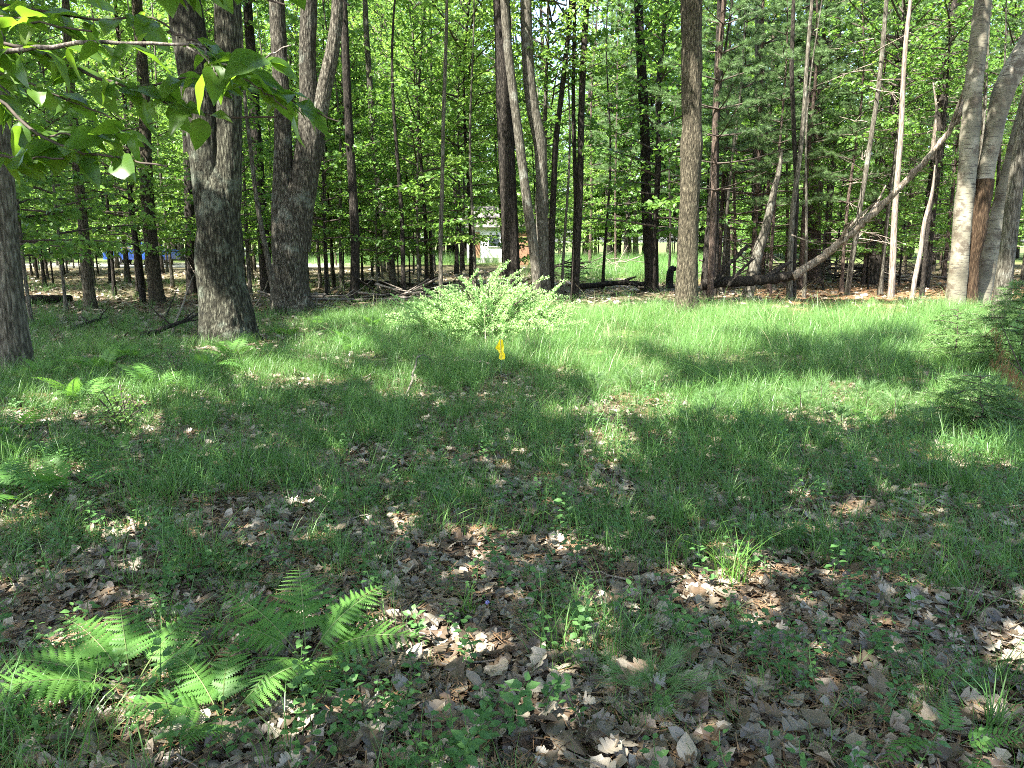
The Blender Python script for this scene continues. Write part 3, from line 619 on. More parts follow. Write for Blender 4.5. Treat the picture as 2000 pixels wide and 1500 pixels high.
# labels of the background trees: which gap between the named trunks, and how deep in it
REFS = [(-10,'left picture edge'),(28,'left edge trunk'),(175,'grey-brown left trunk'),(305,'lit brown trunk'),(430,'large forked maple'),(570,'dappled maple'),(690,'straight dark trunk'),(760,'pale bowed trunk'),(862,'thin pale trunk'),
        (990,'thick dark trunk'),(1060,'kinked grey trunk'),(1128,'slim dark trunk'),(1268,'flared trunk'),(1345,'knotty trunk'),(1480,'needle-veiled pine'),(1590,'broad reddish pine'),(1705,'dark leaning pine'),(1805,'spiky pine'),(1870,'leftmost birch'),(2005,'right picture edge')]
ORD = ['nearest','second nearest','third nearest','fourth nearest','fifth nearest','sixth nearest','seventh nearest','eighth nearest','ninth nearest','tenth nearest','eleventh nearest','twelfth nearest','thirteenth nearest','fourteenth nearest','fifteenth nearest','sixteenth nearest','seventeenth nearest','eighteenth nearest','nineteenth nearest','twentieth nearest','twenty-first nearest','twenty-second nearest','twenty-third nearest','twenty-fourth nearest']+['%s nearest' % w for w in ('twenty-fifth','twenty-sixth','twenty-seventh','twenty-eighth','twenty-ninth','thirtieth','thirty-first','thirty-second','thirty-third','thirty-fourth','thirty-fifth','thirty-sixth','thirty-seventh','thirty-eighth','thirty-ninth','fortieth')]
cells = {}
for o in [o for o in COL.objects if o.parent is None and o.get('group') in BGG]:
    x, y = o.location.x, o.location.y; px = 1000+FPX*x/y; k = sum(1 for a, _ in REFS if a <= px)
    cells.setdefault((o.name.split('.')[0], k), []).append((y, o))
for (nm, k), lst in cells.items():
    lst.sort(key=lambda t: t[0]); nice = {'slim_tree': 'slim leafy tree', 'pine_tree': 'background pine', 'sapling': 'leafy sapling', 'woodland_tree': 'far tree'}[nm]
    for i, (y, o) in enumerate(lst):
        where = 'just beyond the left picture edge' if k == 0 else 'just beyond the right picture edge' if k == len(REFS) else 'between the %s and the %s' % (REFS[k-1][1], REFS[k][1])
        if k in (0, len(REFS)) or i >= len(ORD): o['label'] = (nice+' '+where) if i < 1 or k in (0, len(REFS)) else 'deepest %s %s' % (nice, where)
        else: o['label'] = '%s %s %s' % (ORD[i], nice, where)

# ------------------------------------------------------------------ scattered ground cover (one object per kind of stuff)
def scatter(name, protos, pos, rot, scl, idx, label):
    c = bpy.data.collections.new(name+'_kinds')
    for k, me in enumerate(protos): c.objects.link(bpy.data.objects.new('%s_%02d' % (name, k), me))
    me = bpy.data.meshes.new(name); me.from_pydata(np.asarray(pos).tolist(), [], [])
    for nme, typ, dat, key in (('rot', 'FLOAT_VECTOR', rot, 'vector'), ('scl', 'FLOAT', scl, 'value'), ('idx', 'INT', idx, 'value')):
        at = me.attributes.new(nme, typ, 'POINT'); at.data.foreach_set(key, np.ascontiguousarray(dat).ravel())
    o = obj(name, me); tag(o, label, None, None, 'stuff')
    ng = bpy.data.node_groups.new(name, 'GeometryNodeTree')
    ng.interface.new_socket('Geometry', in_out='INPUT', socket_type='NodeSocketGeometry'); ng.interface.new_socket('Geometry', in_out='OUTPUT', socket_type='NodeSocketGeometry')
    gi = ng.nodes.new('NodeGroupInput'); go = ng.nodes.new('NodeGroupOutput')
    ip = ng.nodes.new('GeometryNodeInstanceOnPoints'); ci = ng.nodes.new('GeometryNodeCollectionInfo')
    ci.inputs['Collection'].default_value = c; ci.inputs['Separate Children'].default_value = True; ci.inputs['Reset Children'].default_value = True
    ip.inputs['Pick Instance'].default_value = True
    L = ng.links
    for an, dt, sock in (('rot', 'FLOAT_VECTOR', 'Rotation'), ('scl', 'FLOAT', 'Scale'), ('idx', 'INT', 'Instance Index')):
        na = ng.nodes.new('GeometryNodeInputNamedAttribute'); na.data_type = dt; na.inputs[0].default_value = an; L.new(na.outputs[0], ip.inputs[sock])
    L.new(gi.outputs[0], ip.inputs['Points']); L.new(ci.outputs[0], ip.inputs['Instance']); L.new(ip.outputs[0], go.inputs[0])
    md = o.modifiers.new('scatter', 'NODES'); md.node_group = ng
    return o
def view_points(n, y0, y1, power=1.0, margin=1.15):
    """random floor points inside the camera's wedge (a little wider), denser near the viewer with power<1"""
    u = rng.uniform(size=n); y = (y0**power+(y1**power-y0**power)*u)**(1/power)
    x = rng.uniform(-1, 1, n)*(y*.675*margin+.5); return x, y
def tmask(dens, x, y): return rng.uniform(size=len(x)) < dens

# --- fallen oak leaves
def oak_leaf(seed, lobes=4):
    rg = np.random.default_rng(seed); out = []
    L = 1.0
    for sgn in (1, -1):
        row = []
        for k in range(lobes):
            t0 = .14+.74*k/lobes; t1 = .14+.74*(k+.55)/lobes; wd = (.34, .42, .40, .28, .2)[k % 5]*rg.uniform(.8, 1.15)
            row += [(sgn*wd*rg.uniform(.42, .62), t0), (sgn*wd*rg.uniform(.75, 1), t1-.02), (sgn*wd*rg.uniform(.7, .9), t1+rg.uniform(.05, .10))]
        out.append(row)
    pts = [(0, -.16), (0.012, 0)]+out[0]+[(0, 1.0)]+out[1][::-1]+[(-.012, 0)]
    V = [(x, y, 0) for x, y in pts]; n = len(V)
    mid = [(0, t, 0) for t in np.linspace(.05, .9, 5)]; V = np.array(V+mid)
    cx = rg.uniform(-1.5, 1.5); cy_ = rg.uniform(-.7, 1.1); tw = rg.uniform(-.5, .5)
    x, y = V[:, 0].copy(), V[:, 1].copy()
    V[:, 2] = cx*x*x*1.6+cy_*(y-.5)**2*.7+tw*x*(y-.5)+.09*np.abs(x)*np.sign(cx)+.05*np.sin(y*9+seed)*np.abs(x)*2
    V[n:, 2] -= .015
    F = []
    for i in range(n):
        j = (i+1) % n; ym = (V[i, 1]+V[j, 1])/2; m = n+int(np.argmin(abs(np.linspace(.05, .9, 5)-ym)))
        F.append([i, j, m])
    for q in range(4): pass
    # close the gaps along the midrib
    for i in range(n):
        j = (i+1) % n; k = (i+2) % n
        m1 = n+int(np.argmin(abs(np.linspace(.05, .9, 5)-(V[i, 1]+V[j, 1])/2))); m2 = n+int(np.argmin(abs(np.linspace(.05, .9, 5)-(V[j, 1]+V[k, 1])/2)))
        if m1 != m2: F.append([j, m2, m1])
    return V-[0, .45, 0], F
OAK = []
for k in range(10):
    V, F = oak_leaf(k, 3+k % 3); OAK.append(mesh('fallen_leaf', V, F, M_LITTER))
def beech_leaf(seed):
    rg = np.random.default_rng(seed); t = np.linspace(0, 1, 6); wd = .30*np.sin(np.pi*t**.8)
    V = [(0, a, 0) for a in t]+[(b, a, 0) for a, b in zip(t[1:-1], wd[1:-1])]+[(-b, a, 0) for a, b in zip(t[1:-1], wd[1:-1])]; V = np.array(V)
    x, y = V[:, 0].copy(), V[:, 1].copy(); V[:, 2] = rg.uniform(-1.5, 1.5)*x*x+rg.uniform(-.4, .4)*(y-.5)**2+rg.uniform(-.4, .4)*x*(y-.5)
    R_ = [0, 6, 7, 8, 9, 5]; Lf = [0, 10, 11, 12, 13, 5]; F = []
    for i in range(5):
        for S, fl in ((R_, 0), (Lf, 1)):
            q = [i, S[i], S[i+1], i+1]; q = list(dict.fromkeys(q)); F.append(q[::-1] if fl else q)
    return V-[0, .5, 0], F
for k in range(4):
    V, F = beech_leaf(k); OAK.append(mesh('fallen_leaf', V, F, M_LITTER))
def needle_mat_mesh(seed):
    rg = np.random.default_rng(seed); n = 40; a = rg.uniform(0, 6.28, n); p = np.stack([rg.normal(0, .12, n), rg.normal(0, .12, n), rg.uniform(.002, .015, n)], -1)
    d = np.stack([np.cos(a), np.sin(a), rg.normal(0, .1, n)], -1); s = np.stack([-np.sin(a), np.cos(a), 0*a], -1)*.0035
    V = np.stack([p-d*.05-s, p-d*.05+s, p+d*.06], 1).reshape(-1, 3); return mesh('needles', V, np.arange(n*3).reshape(-1, 3), M_PINELIT)
def litter_density(x, y):
    d = 1-.80*sstep(7.5, 10.5, y)*sstep(-3, -.5, x); return np.clip(d, .06, 1)
x, y = view_points(62000, 1.7, 13, .75); k = tmask(litter_density(x, y), x, y); x, y = x[k], y[k]
n = len(x); z = gh(x, y)+rng.uniform(.004, .035, n)
rot = np.stack([rng.normal(0, .38, n), rng.normal(0, .38, n), rng.uniform(0, 6.28, n)], -1)
flip = rng.uniform(size=n) < .4; rot[flip, 0] += math.pi
siz = .026+.078*rng.uniform(size=n)**1.6; ix = rng.integers(0, 14, n)
# the 300 that show largest lie in front as leaves of their own
sh = siz/np.hypot(x, y)*np.where((abs(x) < y*.66) & (y > 2.0), 1, 0); big = np.argsort(-sh)[:300]
for q in big:
    obj('fallen_leaf', OAK[ix[q]], ground, (x[q], y[q], z[q]+.012), tuple(rot[q]), siz[q]*1.15)
rest = np.ones(n, bool); rest[big] = False
scatter('leaf_litter', OAK, np.stack([x, y, z], -1)[rest], rot[rest], siz[rest], ix[rest], 'bleached fallen oak leaves covering the forest floor')
x, y = view_points(24000, 12, 42, .9); k = tmask(.75-.68*sstep(-5, -2, x)*(y < 17.5), x, y); x, y = x[k], y[k]; n = len(x)
scatter('dead_leaves', OAK, np.stack([x, y, gh(x, y)+.02], -1), np.stack([rng.normal(0, .3, n), rng.normal(0, .3, n), rng.uniform(0, 6.28, n)], -1), rng.uniform(.12, .2, n), rng.integers(0, 14, n), 'dead leaves on the floor under the woods behind')
x, y = view_points(9000, 16, 31, 1); k = tmask(z_needle(x, y), x, y); x, y = x[k], y[k]; n = len(x)
scatter('pine_needles', [needle_mat_mesh(q) for q in range(3)], np.stack([x, y, gh(x, y)], -1), np.stack([0*x, 0*x, rng.uniform(0, 6.28, n)], -1), rng.uniform(1, 1.8, n), rng.integers(0, 3, n), 'orange carpet of fallen pine needles under the right pine stand')

def twig_mesh(seed):
    rg = np.random.default_rng(seed); p = np.stack([np.linspace(-.5, .5, 6), rg.normal(0, .03, 6), .012+rg.uniform(0, .03, 6)], -1); V, F = tube(p, np.linspace(.022, .010, 6), 4); return mesh('twig', V, F, (B_STICK, B_TWIG, B_DEAD)[seed % 3])
x, y = view_points(2600, 1.8, 11, .9); n = len(x)
scatter('twig_litter', [twig_mesh(q) for q in range(5)], np.stack([x, y, gh(x, y)+.025], -1), np.stack([rng.normal(0, .15, n), rng.normal(0, .15, n), rng.uniform(0, 6.28, n)], -1), .06+.22*rng.uniform(size=n)**2.5, rng.integers(0, 5, n), 'small fallen twigs mixed into the leaf litter')
x, y = view_points(900, 1.8, 10, .9); n = len(x)
scatter('needle_litter', [needle_mat_mesh(q+9) for q in range(3)], np.stack([x, y, gh(x, y)+.03], -1), np.stack([0*x, 0*x, rng.uniform(0, 6.28, n)], -1), rng.uniform(.5, .9, n), rng.integers(0, 3, n), 'scattered brown pine needles on the leaf litter')
# --- grass
def blade_set(seed, n, h, wd, spread, lean, mat, head=0):
    rg = np.random.default_rng(seed); mb = MB()
    for i in range(n):
        az = rg.uniform(0, 6.28); r = spread*math.sqrt(rg.uniform()); b = np.array([r*math.cos(rg.uniform(0, 6.28)), r*math.sin(rg.uniform(0, 6.28)), -.01])
        hh = h*rg.uniform(.45, 1.15); ln = lean*rg.uniform(.2, 1.3); o = np.array([math.cos(az), math.sin(az), 0]); sd = np.array([-o[1], o[0], 0])
        tw = rg.uniform(-.8, .8); sd = sd*math.cos(tw)+np.array([0, 0, 1])*math.sin(tw)*.4
        s = np.linspace(0, 1, 5)[:, None]; c = b+o*ln*hh*s**2+np.array([0, 0, 1])*hh*(s-.28*ln*s**3)
        wv = wd*rg.uniform(.6, 1.2)*np.array([.7, 1, .85, .5, .05])[:, None]
        V = np.stack([c-sd*wv/2, c+sd*wv/2], 1).reshape(-1, 3); F = [[2*q, 2*q+1, 2*q+3, 2*q+2] for q in range(4)]
        mb.add(V, F)
    return mb.mesh('grass_tuft', mat)
GR_S = [blade_set(100+k, 14, .13, .0035, .06, .9, M_GRASS) for k in range(4)]
GR_M = [blade_set(120+k, 18, .30, .0045, .09, .8, M_GRASS) for k in range(4)]
GR_T = [blade_set(140+k, 20, .50, .0050, .14, 1.1, (M_GRASS, M_GRASS2)[k % 2]) for k in range(4)]+[blade_set(150, 5, .55, .004, .1, .6, M_DRY)]
FLAG = G(979, 738); SHR = G(948, 655)
def put_grass(name, protos, x, y, s0, s1, label, wts=None):
    k = ~((abs(x-FLAG[0]*y/FLAG[1]) < .2) & (y > FLAG[1]-(1.2 if s1 < 1.1 else .5)) & (y < FLAG[1]+.12)); x, y = x[k], y[k]
    n = len(x); sv = (s0+(s1-s0)*np.clip(.5+.55*vnoise(x, y, .9, 4)+rng.normal(0, .28, n), -.1, 1.25)); scatter(name, protos, np.stack([x, y, gh(x, y)], -1), np.stack([rng.normal(0, .16, n), rng.normal(0, .16, n), rng.uniform(0, 6.28, n)], -1), sv, rng.choice(len(protos), n, p=wts), label)
def zone_clear(x, y):               # the tall grass of the clearing
    left = sstep(-4.2, -1.2, x+.25*(y-12)); return sstep(8.0, 10.2, y+.5*vnoise(x, y, .9, 2))*(1-sstep(16.6, 18.2, y-.10*(x-4)))*left
def zone_leftgrass(x, y): return sstep(6.5, 8, y)*(1-sstep(11.5, 13, y))*(1-sstep(-1.5, 1, x))*sstep(-9, -7, x)
x, y = view_points(30000, 7.5, 19, 1.6); k = tmask(np.clip(zone_clear(x, y)*(.50+1.25*vnoise(x, y, 1.1, 1)+.3*vnoise(x, y, 3.1, 7)), 0, 1), x, y)
k &= ~(((x-SHR[0])/.9)**2+((y-SHR[1]+.2)/1.0)**2 < 1)
put_grass('tall_grass', GR_T, x[k], y[k], .42, .95, 'tall fine grass filling the sunlit clearing', [.22]*4+[.12])
x, y = view_points(26000, 5.0, 17, 1.2); k = tmask(np.clip(np.maximum(zone_leftgrass(x, y)*.9, sstep(5.0, 8.5, y)*.55)*(.5+.7*vnoise(x, y, 1.1, 5)), .0, 1)*(1-.6*sstep(15, 17, y)), x, y)
put_grass('meadow_grass', GR_M, x[k], y[k], .5, 1.05, 'medium grass fringing the clearing and under the left trees')
x, y = view_points(25000, 1.8, 9.5, 1.1); k = tmask(np.clip(.34+.8*vnoise(x, y, 1.6, 3)+.28*sstep(.5, 2, x)*sstep(3, 4, y)+.2*sstep(4, 5.2, y)-.40*(1-sstep(2.6, 4.4, y)), .02, 1), x, y)
put_grass('short_grass', GR_S+GR_M[:2], x[k], y[k], .55, 1.2, 'thin short grass growing through the leaf litter', [.2]*4+[.1]*2)
GR_X = [blade_set(160+k, 5, .85, .0055, .08, 1.0, (M_GRASS2, M_DRY, M_GRASS)[k]) for k in range(3)]
x, y = view_points(1500, 7.5, 18, 1.5); k = tmask(zone_clear(x, y)*.6, x, y)
put_grass('grass_stalks', GR_X, x[k], y[k], .5, 1.05, 'tall arching grass stalks sticking out of the clearing', [.5, .25, .25])
x, y = view_points(9000, 27, 62, 1.3); k = tmask(np.clip(np.maximum(z_meadow(x, y), z_straw(x, y)*.6), 0, 1), x, y)
put_grass('sunny_grass', GR_T, x[k], y[k], 1.2, 2.2, 'sunny grass of the meadow beyond the trees', [.235]*4+[.06])
x, y = view_points(5000, 13, 30, 1.3); k = tmask(np.clip((1-z_needle(x, y))*(.3+.8*vnoise(x, y, .7, 8)), 0, 1)*np.where((x < -1), 1, .35), x, y)
put_grass('wood_grass', GR_M, x[k], y[k], .7, 1.3, 'patchy grass and ground cover under the trees')

# --- tiny seedlings among the litter
def seedling_mesh(seed, h, nl, leaf, mat=None, tmpl=LEAF6):
    rg = np.random.default_rng(seed); mb = MB(); pts = np.stack([.03*np.sin(np.linspace(0, 2, 5)+seed), .03*np.cos(np.linspace(0, 2, 5)+seed), np.linspace(0, h, 5)], -1)
    V, F = tube(pts, np.linspace(.0022, .0012, 5), 3); mb.add(V, F)
    u = np.linspace(.3, 1, nl); pos = np.stack([np.interp(u*h, pts[:, 2], pts[:, k]) for k in range(3)], -1); az = np.arange(nl)*2.4+seed
    d = np.stack([np.cos(az), np.sin(az), rg.uniform(-.1, .5, nl)], -1); V, F = batch(*tmpl, pos+nrm(d)*.012, frames(d, np.array([0, 0, 1.])+rg.normal(0, .25, (nl, 3))), leaf*rg.uniform(.7, 1.2, nl)); mb.add(V, F)
    return mb.mesh('seedling', mat or M_SEED)
SEED = [seedling_mesh(k, .10+.03*k, 6+2*k, .026+.003*k) for k in range(5)]
x, y = view_points(4200, 1.8, 8.5, .9); k = tmask(np.clip(.32+1.0*vnoise(x, y, 1.9, 6), .04, 1), x, y); x, y = x[k], y[k]; n = len(x)
scatter('seedlings', SEED, np.stack([x, y, gh(x, y)], -1), np.stack([rng.normal(0, .15, n), rng.normal(0, .15, n), rng.uniform(0, 6.28, n)], -1), rng.uniform(.6, 1.15, n), rng.integers(0, 5, n), 'tiny leafy seedlings and ground cover among the dead leaves')

# --- ferns: fronds with leaflets
def pinna_mesh():
    t = np.linspace(0, 1, 13); V = [(0, a, 0) for a in t]; F = []
    n = len(t); w0 = .125*(1-t**1.6)+.008
    for sgn in (1, -1):
        for i in range(n-1):
            b = len(V); a0, a1 = t[i], t[i+1]; wd = w0[i]
            V += [(sgn*wd, a0+.62*(a1-a0)+.03, -.02), (sgn*wd*.42, a1+.01, -.005), (sgn*wd*.30, a0+.012, -.005)]
            q = [i, b+2, b, b+1, i+1]; F.append(q if sgn > 0 else q[::-1])
    V = np.array(V); V[:, 2] -= .10*V[:, 1]**2
    return mesh('leaflet', V, F, M_FERN)
PINNA = pinna_mesh()
M_STALK = plain('fern stalk', (.10, .14, .04), .6)
def frond_curve(L, rise, bend):
    s = np.linspace(0, 1, 12); ang = rise-bend*s**1.2; st = L/11
    yy = np.concatenate([[0], np.cumsum(np.cos(ang[:-1])*st)]); zz = np.concatenate([[0], np.cumsum(np.sin(ang[:-1])*st)])
    return np.stack([0*s, yy, zz], -1), ang
def pinna_frames(pts, ang, npn, wid, s0=.28):
    out = []
    for k in range(npn):
        u = s0+(1-s0)*(k+.3)/npn; p = np.array([np.interp(u, np.linspace(0, 1, 12), pts[:, c]) for c in range(3)]); a = np.interp(u, np.linspace(0, 1, 12), ang)
        q = (u-s0)/(1-s0); l = wid*(1-q)**.85*(.72+.28*min(1, q*6))+.012
        for sgn in (1, -1): out.append((p, a, sgn, l, q))
    return out
def frond_object(parent, az, L, rise, bend, wid, npn=15, loc=(0,0,0)):
    pts, ang = frond_curve(L, rise, bend); V, F = tube(pts, np.linspace(.0028, .001, 12), 4)
    f = obj('frond', mesh('frond', V, F, M_STALK), parent, loc, (0, rng.normal(0, .15), az))
    for p, a, sgn, l, q in pinna_frames(pts, ang, npn, wid):
        d = np.array([sgn*1.0, (.30+.45*q)*math.cos(a), (.30+.45*q)*math.sin(a)+rng.normal(-.12, .12)]); up = np.array([rng.normal(0, .08), -math.sin(a), math.cos(a)])
        Mx = frames(d[None], up[None])[0]
        from mathutils import Matrix
        o = obj('leaflet', PINNA, f); o.matrix_local = Matrix.Translation(p) @ Matrix(Mx.tolist()).to_4x4() @ Matrix.Scale(l, 4)
    return f
def frond_joined(seed, L, rise, bend, wid, npn=14):
    rg = np.random.default_rng(seed); mb = MB(); pts, ang = frond_curve(L, rise, bend); V, F = tube(pts, np.linspace(.003, .001, 12), 3); mb.add(V, F)
    tv = np.array([[0,0,0],[.12,.25,-.01],[.10,.6,-.03],[0,1,-.1],[-.10,.6,-.03],[-.12,.25,-.01]])
    for p, a, sgn, l, q in pinna_frames(pts, ang, npn, wid):
        d = np.array([sgn, (.3+.45*q)*math.cos(a), (.3+.45*q)*math.sin(a)]); Mx = frames(d[None], np.array([[rg.normal(0, .1), -math.sin(a), math.cos(a)]]))
        mb.add((Mx[0] @ tv.T).T*l+p, [[0,1,5],[1,2,5],[2,4,5],[2,3,4]])
    return mb.mesh('frond', M_FERN)
FROND = [frond_joined(k, .55+.06*k, 1.1-.1*k, 1.2+.1*k, .15) for k in range(4)]
def near_fern(label, px, py, fr):
    g = G(px, py); root = tag(empty('fern', g), label, 'fern', 'ferns at the front left')
    for (az, L, rise, bend, wid) in fr: frond_object(root, R(az), L, rise, bend, wid)
near_fern('large fern of arching fronds, right of the front fern group', 600, 1330, [(60,.48,1.0,1.2,.15),(20,.5,.95,1.1,.16),(-40,.46,.95,1.2,.15),(-95,.52,.8,1.25,.15),(-150,.36,.8,1.5,.13),(110,.44,1.0,1.1,.14),(165,.4,.9,1.4,.13),(-70,.40,1.1,.9,.13)])
near_fern('spreading dark fern at the far left of the front fern group', 260, 1370, [(100,.52,.8,1.0,.17),(60,.46,.9,1.1,.16),(30,.42,.95,1.1,.14),(150,.36,.85,1.3,.14),(-30,.44,.85,1.1,.15),(130,.56,.75,1.0,.17),(-80,.4,.9,1.1,.14)])
near_fern('sunlit bright fern nearest the camera, between the two darker ferns', 440, 1445, [(50,.36,1.0,1.3,.12),(110,.38,.95,1.3,.13),(0,.34,1.1,1.2,.12),(-70,.4,1.0,1.3,.13),(170,.22,1.0,1.5,.10)])
def far_fern(label, px, py, n=6, s=1.0, group='scattered ferns left'):
    g = G(px, py); root = tag(empty('fern', g), label, 'fern', group); a0 = rng.uniform(0, 6.28)
    for k in range(n): obj('frond', FROND[rng.integers(4)], root, (0, 0, 0), (rng.normal(0, .15), rng.normal(0, .2), a0+k*6.28/n+rng.uniform(-.4, .4)), s*rng.uniform(.75, 1.1))
far_fern('upright green fern left of centre among dead leaves', 140, 975, 7, .8)
far_fern('bright yellow-green fern cut by the left picture edge', 15, 990, 8, .9)
far_fern('sunlit fern at the foot of the large grey forked maple', 455, 712, 8, 1.0)
far_fern('pale fern behind the sunlit fern at the maple foot', 520, 700, 6, .9)
far_fern('fern beside the left edge trunk', 85, 750, 5, .8)
far_fern('small fern in grass midway between left edge trunk and maple', 200, 745, 7, .9)
far_fern('dim fern in the grass below the sunlit maple fern', 300, 775, 6, .9)
far_fern('thin fern at the centre left, below the fallen stick', 660, 1010, 4, .5)
far_fern('small fern behind the upright left fern', 230, 905, 5, .6)
for px, py, n_, s_, lb in [(60,905,7,.8,'bright fern above the left edge fern'),(20,860,6,.8,'fern at the left edge, farther back than the bright one'),(150,800,7,.9,'fern in the grass below the left edge trunk'),(400,735,7,.9,'leafy fern just below the large forked maple'),(255,720,6,.9,'dim fern left of the large forked maple foot'),
        (1700,840,6,.6,'small fern in front of the right pine seedlings'),(1520,845,6,.55,'small fern below the tall grass stalks'),(1830,640,7,.9,'bright fern at the foot of the birches'),(1700,612,7,.9,'bright fern at the edge of the pine needles'),(1620,620,6,.8,'bright fern left of the needle patch')]:
    far_fern(lb, px, py, n_, s_, 'ferns scattered round the clearing')
far_fern('fern at the bottom right corner', 1850, 1480, 5, .45, 'scattered ferns right')
for k, (px, py) in enumerate([(660,668),(730,650),(620,640),(560,665),(690,690)]):
    far_fern('ferny clump in the grass right of the maples, %s from the left' % ('first','second','third','fourth','fifth')[[620,660,690,730,560].index(px)-4 if px==560 else [620,660,690,730].index(px)+1], px, py, 7, .85, 'ferny clumps by the maples')

# --- the bright shrub in the middle
def shrub():
    g = G(948, 655); root = tag(empty('shrub', g), 'bright sunlit small-leaved shrub at the middle of the clearing', 'shrub')
    rg = np.random.default_rng(5); wood = MB(); P_ = []; D_ = []
    for k in range(620):
        az = rg.uniform(0, 6.28); rr = math.sqrt(rg.uniform())*1.0; el = .05+1.2*rg.uniform(); L = rg.uniform(.30, .62)*(1 if rg.uniform() < .9 else 1.5)
        b = np.array([rr*math.cos(az), rr*math.sin(az)*.8, .70*(1-rr**1.0)*rg.uniform(.2, 1)]); a2 = az+rg.normal(0, .7); o = np.array([math.cos(a2), math.sin(a2), 0])
        s = np.linspace(0, 1, 9)[:, None]; pts = b+o*L*(math.cos(el)*s+.25*s**2)+np.array([0, 0, 1.])*L*(math.sin(el)*s*1.1-.35*s**2)
        V, F = tube(pts, np.linspace(.005, .0015, 9), 3); wood.add(V, F)
        u = np.arange(.05, 1, .013/L)
        for c in (0, 1, 2):
            p = np.stack([np.interp(u, s[:, 0], pts[:, q]) for q in range(3)], -1); P_.append(p+rg.normal(0, .010, p.shape)); T = nrm(np.gradient(p, axis=0)); D_.append(nrm(T*.6+rg.normal(0, .6, p.shape)+[0, 0, .2]))
    for k in range(46):                                 # woody stems from the ground
        az = rg.uniform(0, 6.28); r0 = rg.uniform(0, .25); e = np.array([math.cos(az)*rg.uniform(.2, .9), math.sin(az)*rg.uniform(.2, .7), rg.uniform(.35, .75)]); V, F = tube(resample(np.array([[r0*math.cos(az), r0*math.sin(az), -.03], e*[.4, .4, .6], e]), 7), np.linspace(.012, .004, 7), 4); wood.add(V, F)
    p = np.concatenate(P_); d = np.concatenate(D_); n = len(p)
    V, F = batch(*LEAF4, p, frames(d, rg.normal(0, .6, (n, 3))+[0, 0, 1.]), rg.uniform(.018, .036, n))
    obj('stems', wood.mesh('stems', B_TWIG), root); obj('foliage', mesh('foliage', V, F, M_SHRUB), root); root.scale = (1.12, 1.1, 1.45)
shrub()
# --- yellow marker flag
def flag():
    g = G(979, 738); g = np.array([g[0], g[1], gh(g[0], g[1])]); d = g[1]
    root = tag(empty('marker_flag', g), 'small yellow marker flag on a thin wire in the grass', 'flag')
    g = g+np.array([0, 0, .03]); top = P(977, 655, d)-g
    V, F = tube(np.array([[0, 0, -.1], [0, 0, top[2]*.5], [top[0], 0, top[2]]]), .0022, 6); obj('wire', mesh('wire', V, F, plain('galvanised wire', (.35, .35, .36), .4, metallic=.8)), root)
    ol = [(977,656),(982,660),(984,672),(983,681),(987,688),(986,696),(978,698),(974,695),(976,686),(972,680),(967,676),(972,667)]
    pts = np.array([P(a, b, d)-g for a, b in ol]); pts[:, 1] += [0,.01,.02,-.01,-.03,-.02,0,.02,.01,.03,.05,.02]
    c = pts.mean(0)[None]; V = np.concatenate([pts, c]); n = len(ol); V2 = V+[0, .0015, 0]
    F = [[i, (i+1) % n, n] for i in range(n)]+[[n+1+(i+1) % n, n+1+i, 2*n+1] for i in range(n)]+[[i, n+1+i, n+1+(i+1) % n, (i+1) % n] for i in range(n)]
    M = leafmat('yellow plastic', [(.72, .57, .008), (.72, .57, .008)], trans=(.8, .68, .01), mixf=0.0, rough=.4); obj('flag', mesh('flag', np.concatenate([V, V2]), F, M), root)
flag()
# --- little peg with a violet tip
g = G(951, 1222); root = tag(empty('peg', g), 'tiny orange peg with a violet tip beside a grass tuft', 'peg')
V, F = tube(np.array([[0,0,-.02],[.001,0,.02],[.002,0,.036]]), [.004,.005,.006], 8); obj('shaft', mesh('shaft', V, F, plain('orange peg', (.55, .25, .08), .6)), root)
V, F = tube(np.array([[.002,0,.035],[.002,0,.042],[.002,.001,.050]]), [.008,.010,.003], 8); obj('tip', mesh('tip', V, F, plain('violet tip', (.25, .22, .5), .5)), root)

# --- grass tufts that stand out
def tuft(label, px, py, n, h, wd, spread, lean, seed, mat=M_GRASS):
    g = G(px, py); me = blade_set(seed, n, h, wd, spread, lean, mat); o = obj('grass_tuft', me, None, g); tag(o, label, 'grass tuft', 'grass tufts in the foreground')
M_GB = leafmat('sedge blade', [(.07,.16,.025), (.12,.23,.04)], trans=(.22,.38,.04), mixf=.4)
tuft('tall sunlit grass tuft in the lit leaf patch, right of centre', 1430, 1150, 40, .34, .006, .07, .8, 301, M_GB)
tuft('dark broad-bladed tuft at bottom centre', 1125, 1240, 26, .16, .009, .035, 1.2, 302)
tuft('yellow-green tuft just above the sunny leaf patch', 915, 1235, 22, .14, .007, .04, 1.0, 303, M_GB)
tuft('fine grass tuft above bottom centre', 1200, 1110, 34, .24, .005, .05, 1.3, 304)
tuft('blue-green tuft low on the right, among large oak leaves', 1530, 1370, 16, .17, .008, .03, 1.0, 305)
tuft('wispy tuft near the right edge, halfway down', 1880, 1110, 30, .30, .005, .08, 1.1, 306)
tuft('grass tuft in the bottom right corner', 1930, 1440, 24, .26, .006, .06, .9, 307)
tuft('dark tuft left of centre beside the pale broken stick', 330, 1045, 26, .20, .005, .04, .9, 308)
tuft('thin tuft left of the front ferns, among grey leaves', 95, 1160, 24, .24, .004, .06, 1.0, 309)
for k, (px, py, lb) in enumerate([(1450,790,'tall seeding grass stalks left of the pine seedlings'),(1580,700,'long arching grass stalks in the clearing behind the pine seedlings'),(1230,600,'tall grass stalks in front of the trunk with flared foot'),(1720,725,'pale grass stalks toward the right of the clearing'),(1820,920,'arching grass tuft below the dark hemlock spray')]):
    tuft(lb, px, py+30, 12, .75 if k != 4 else .5, .008, .12, .9, 320+k, M_GB)

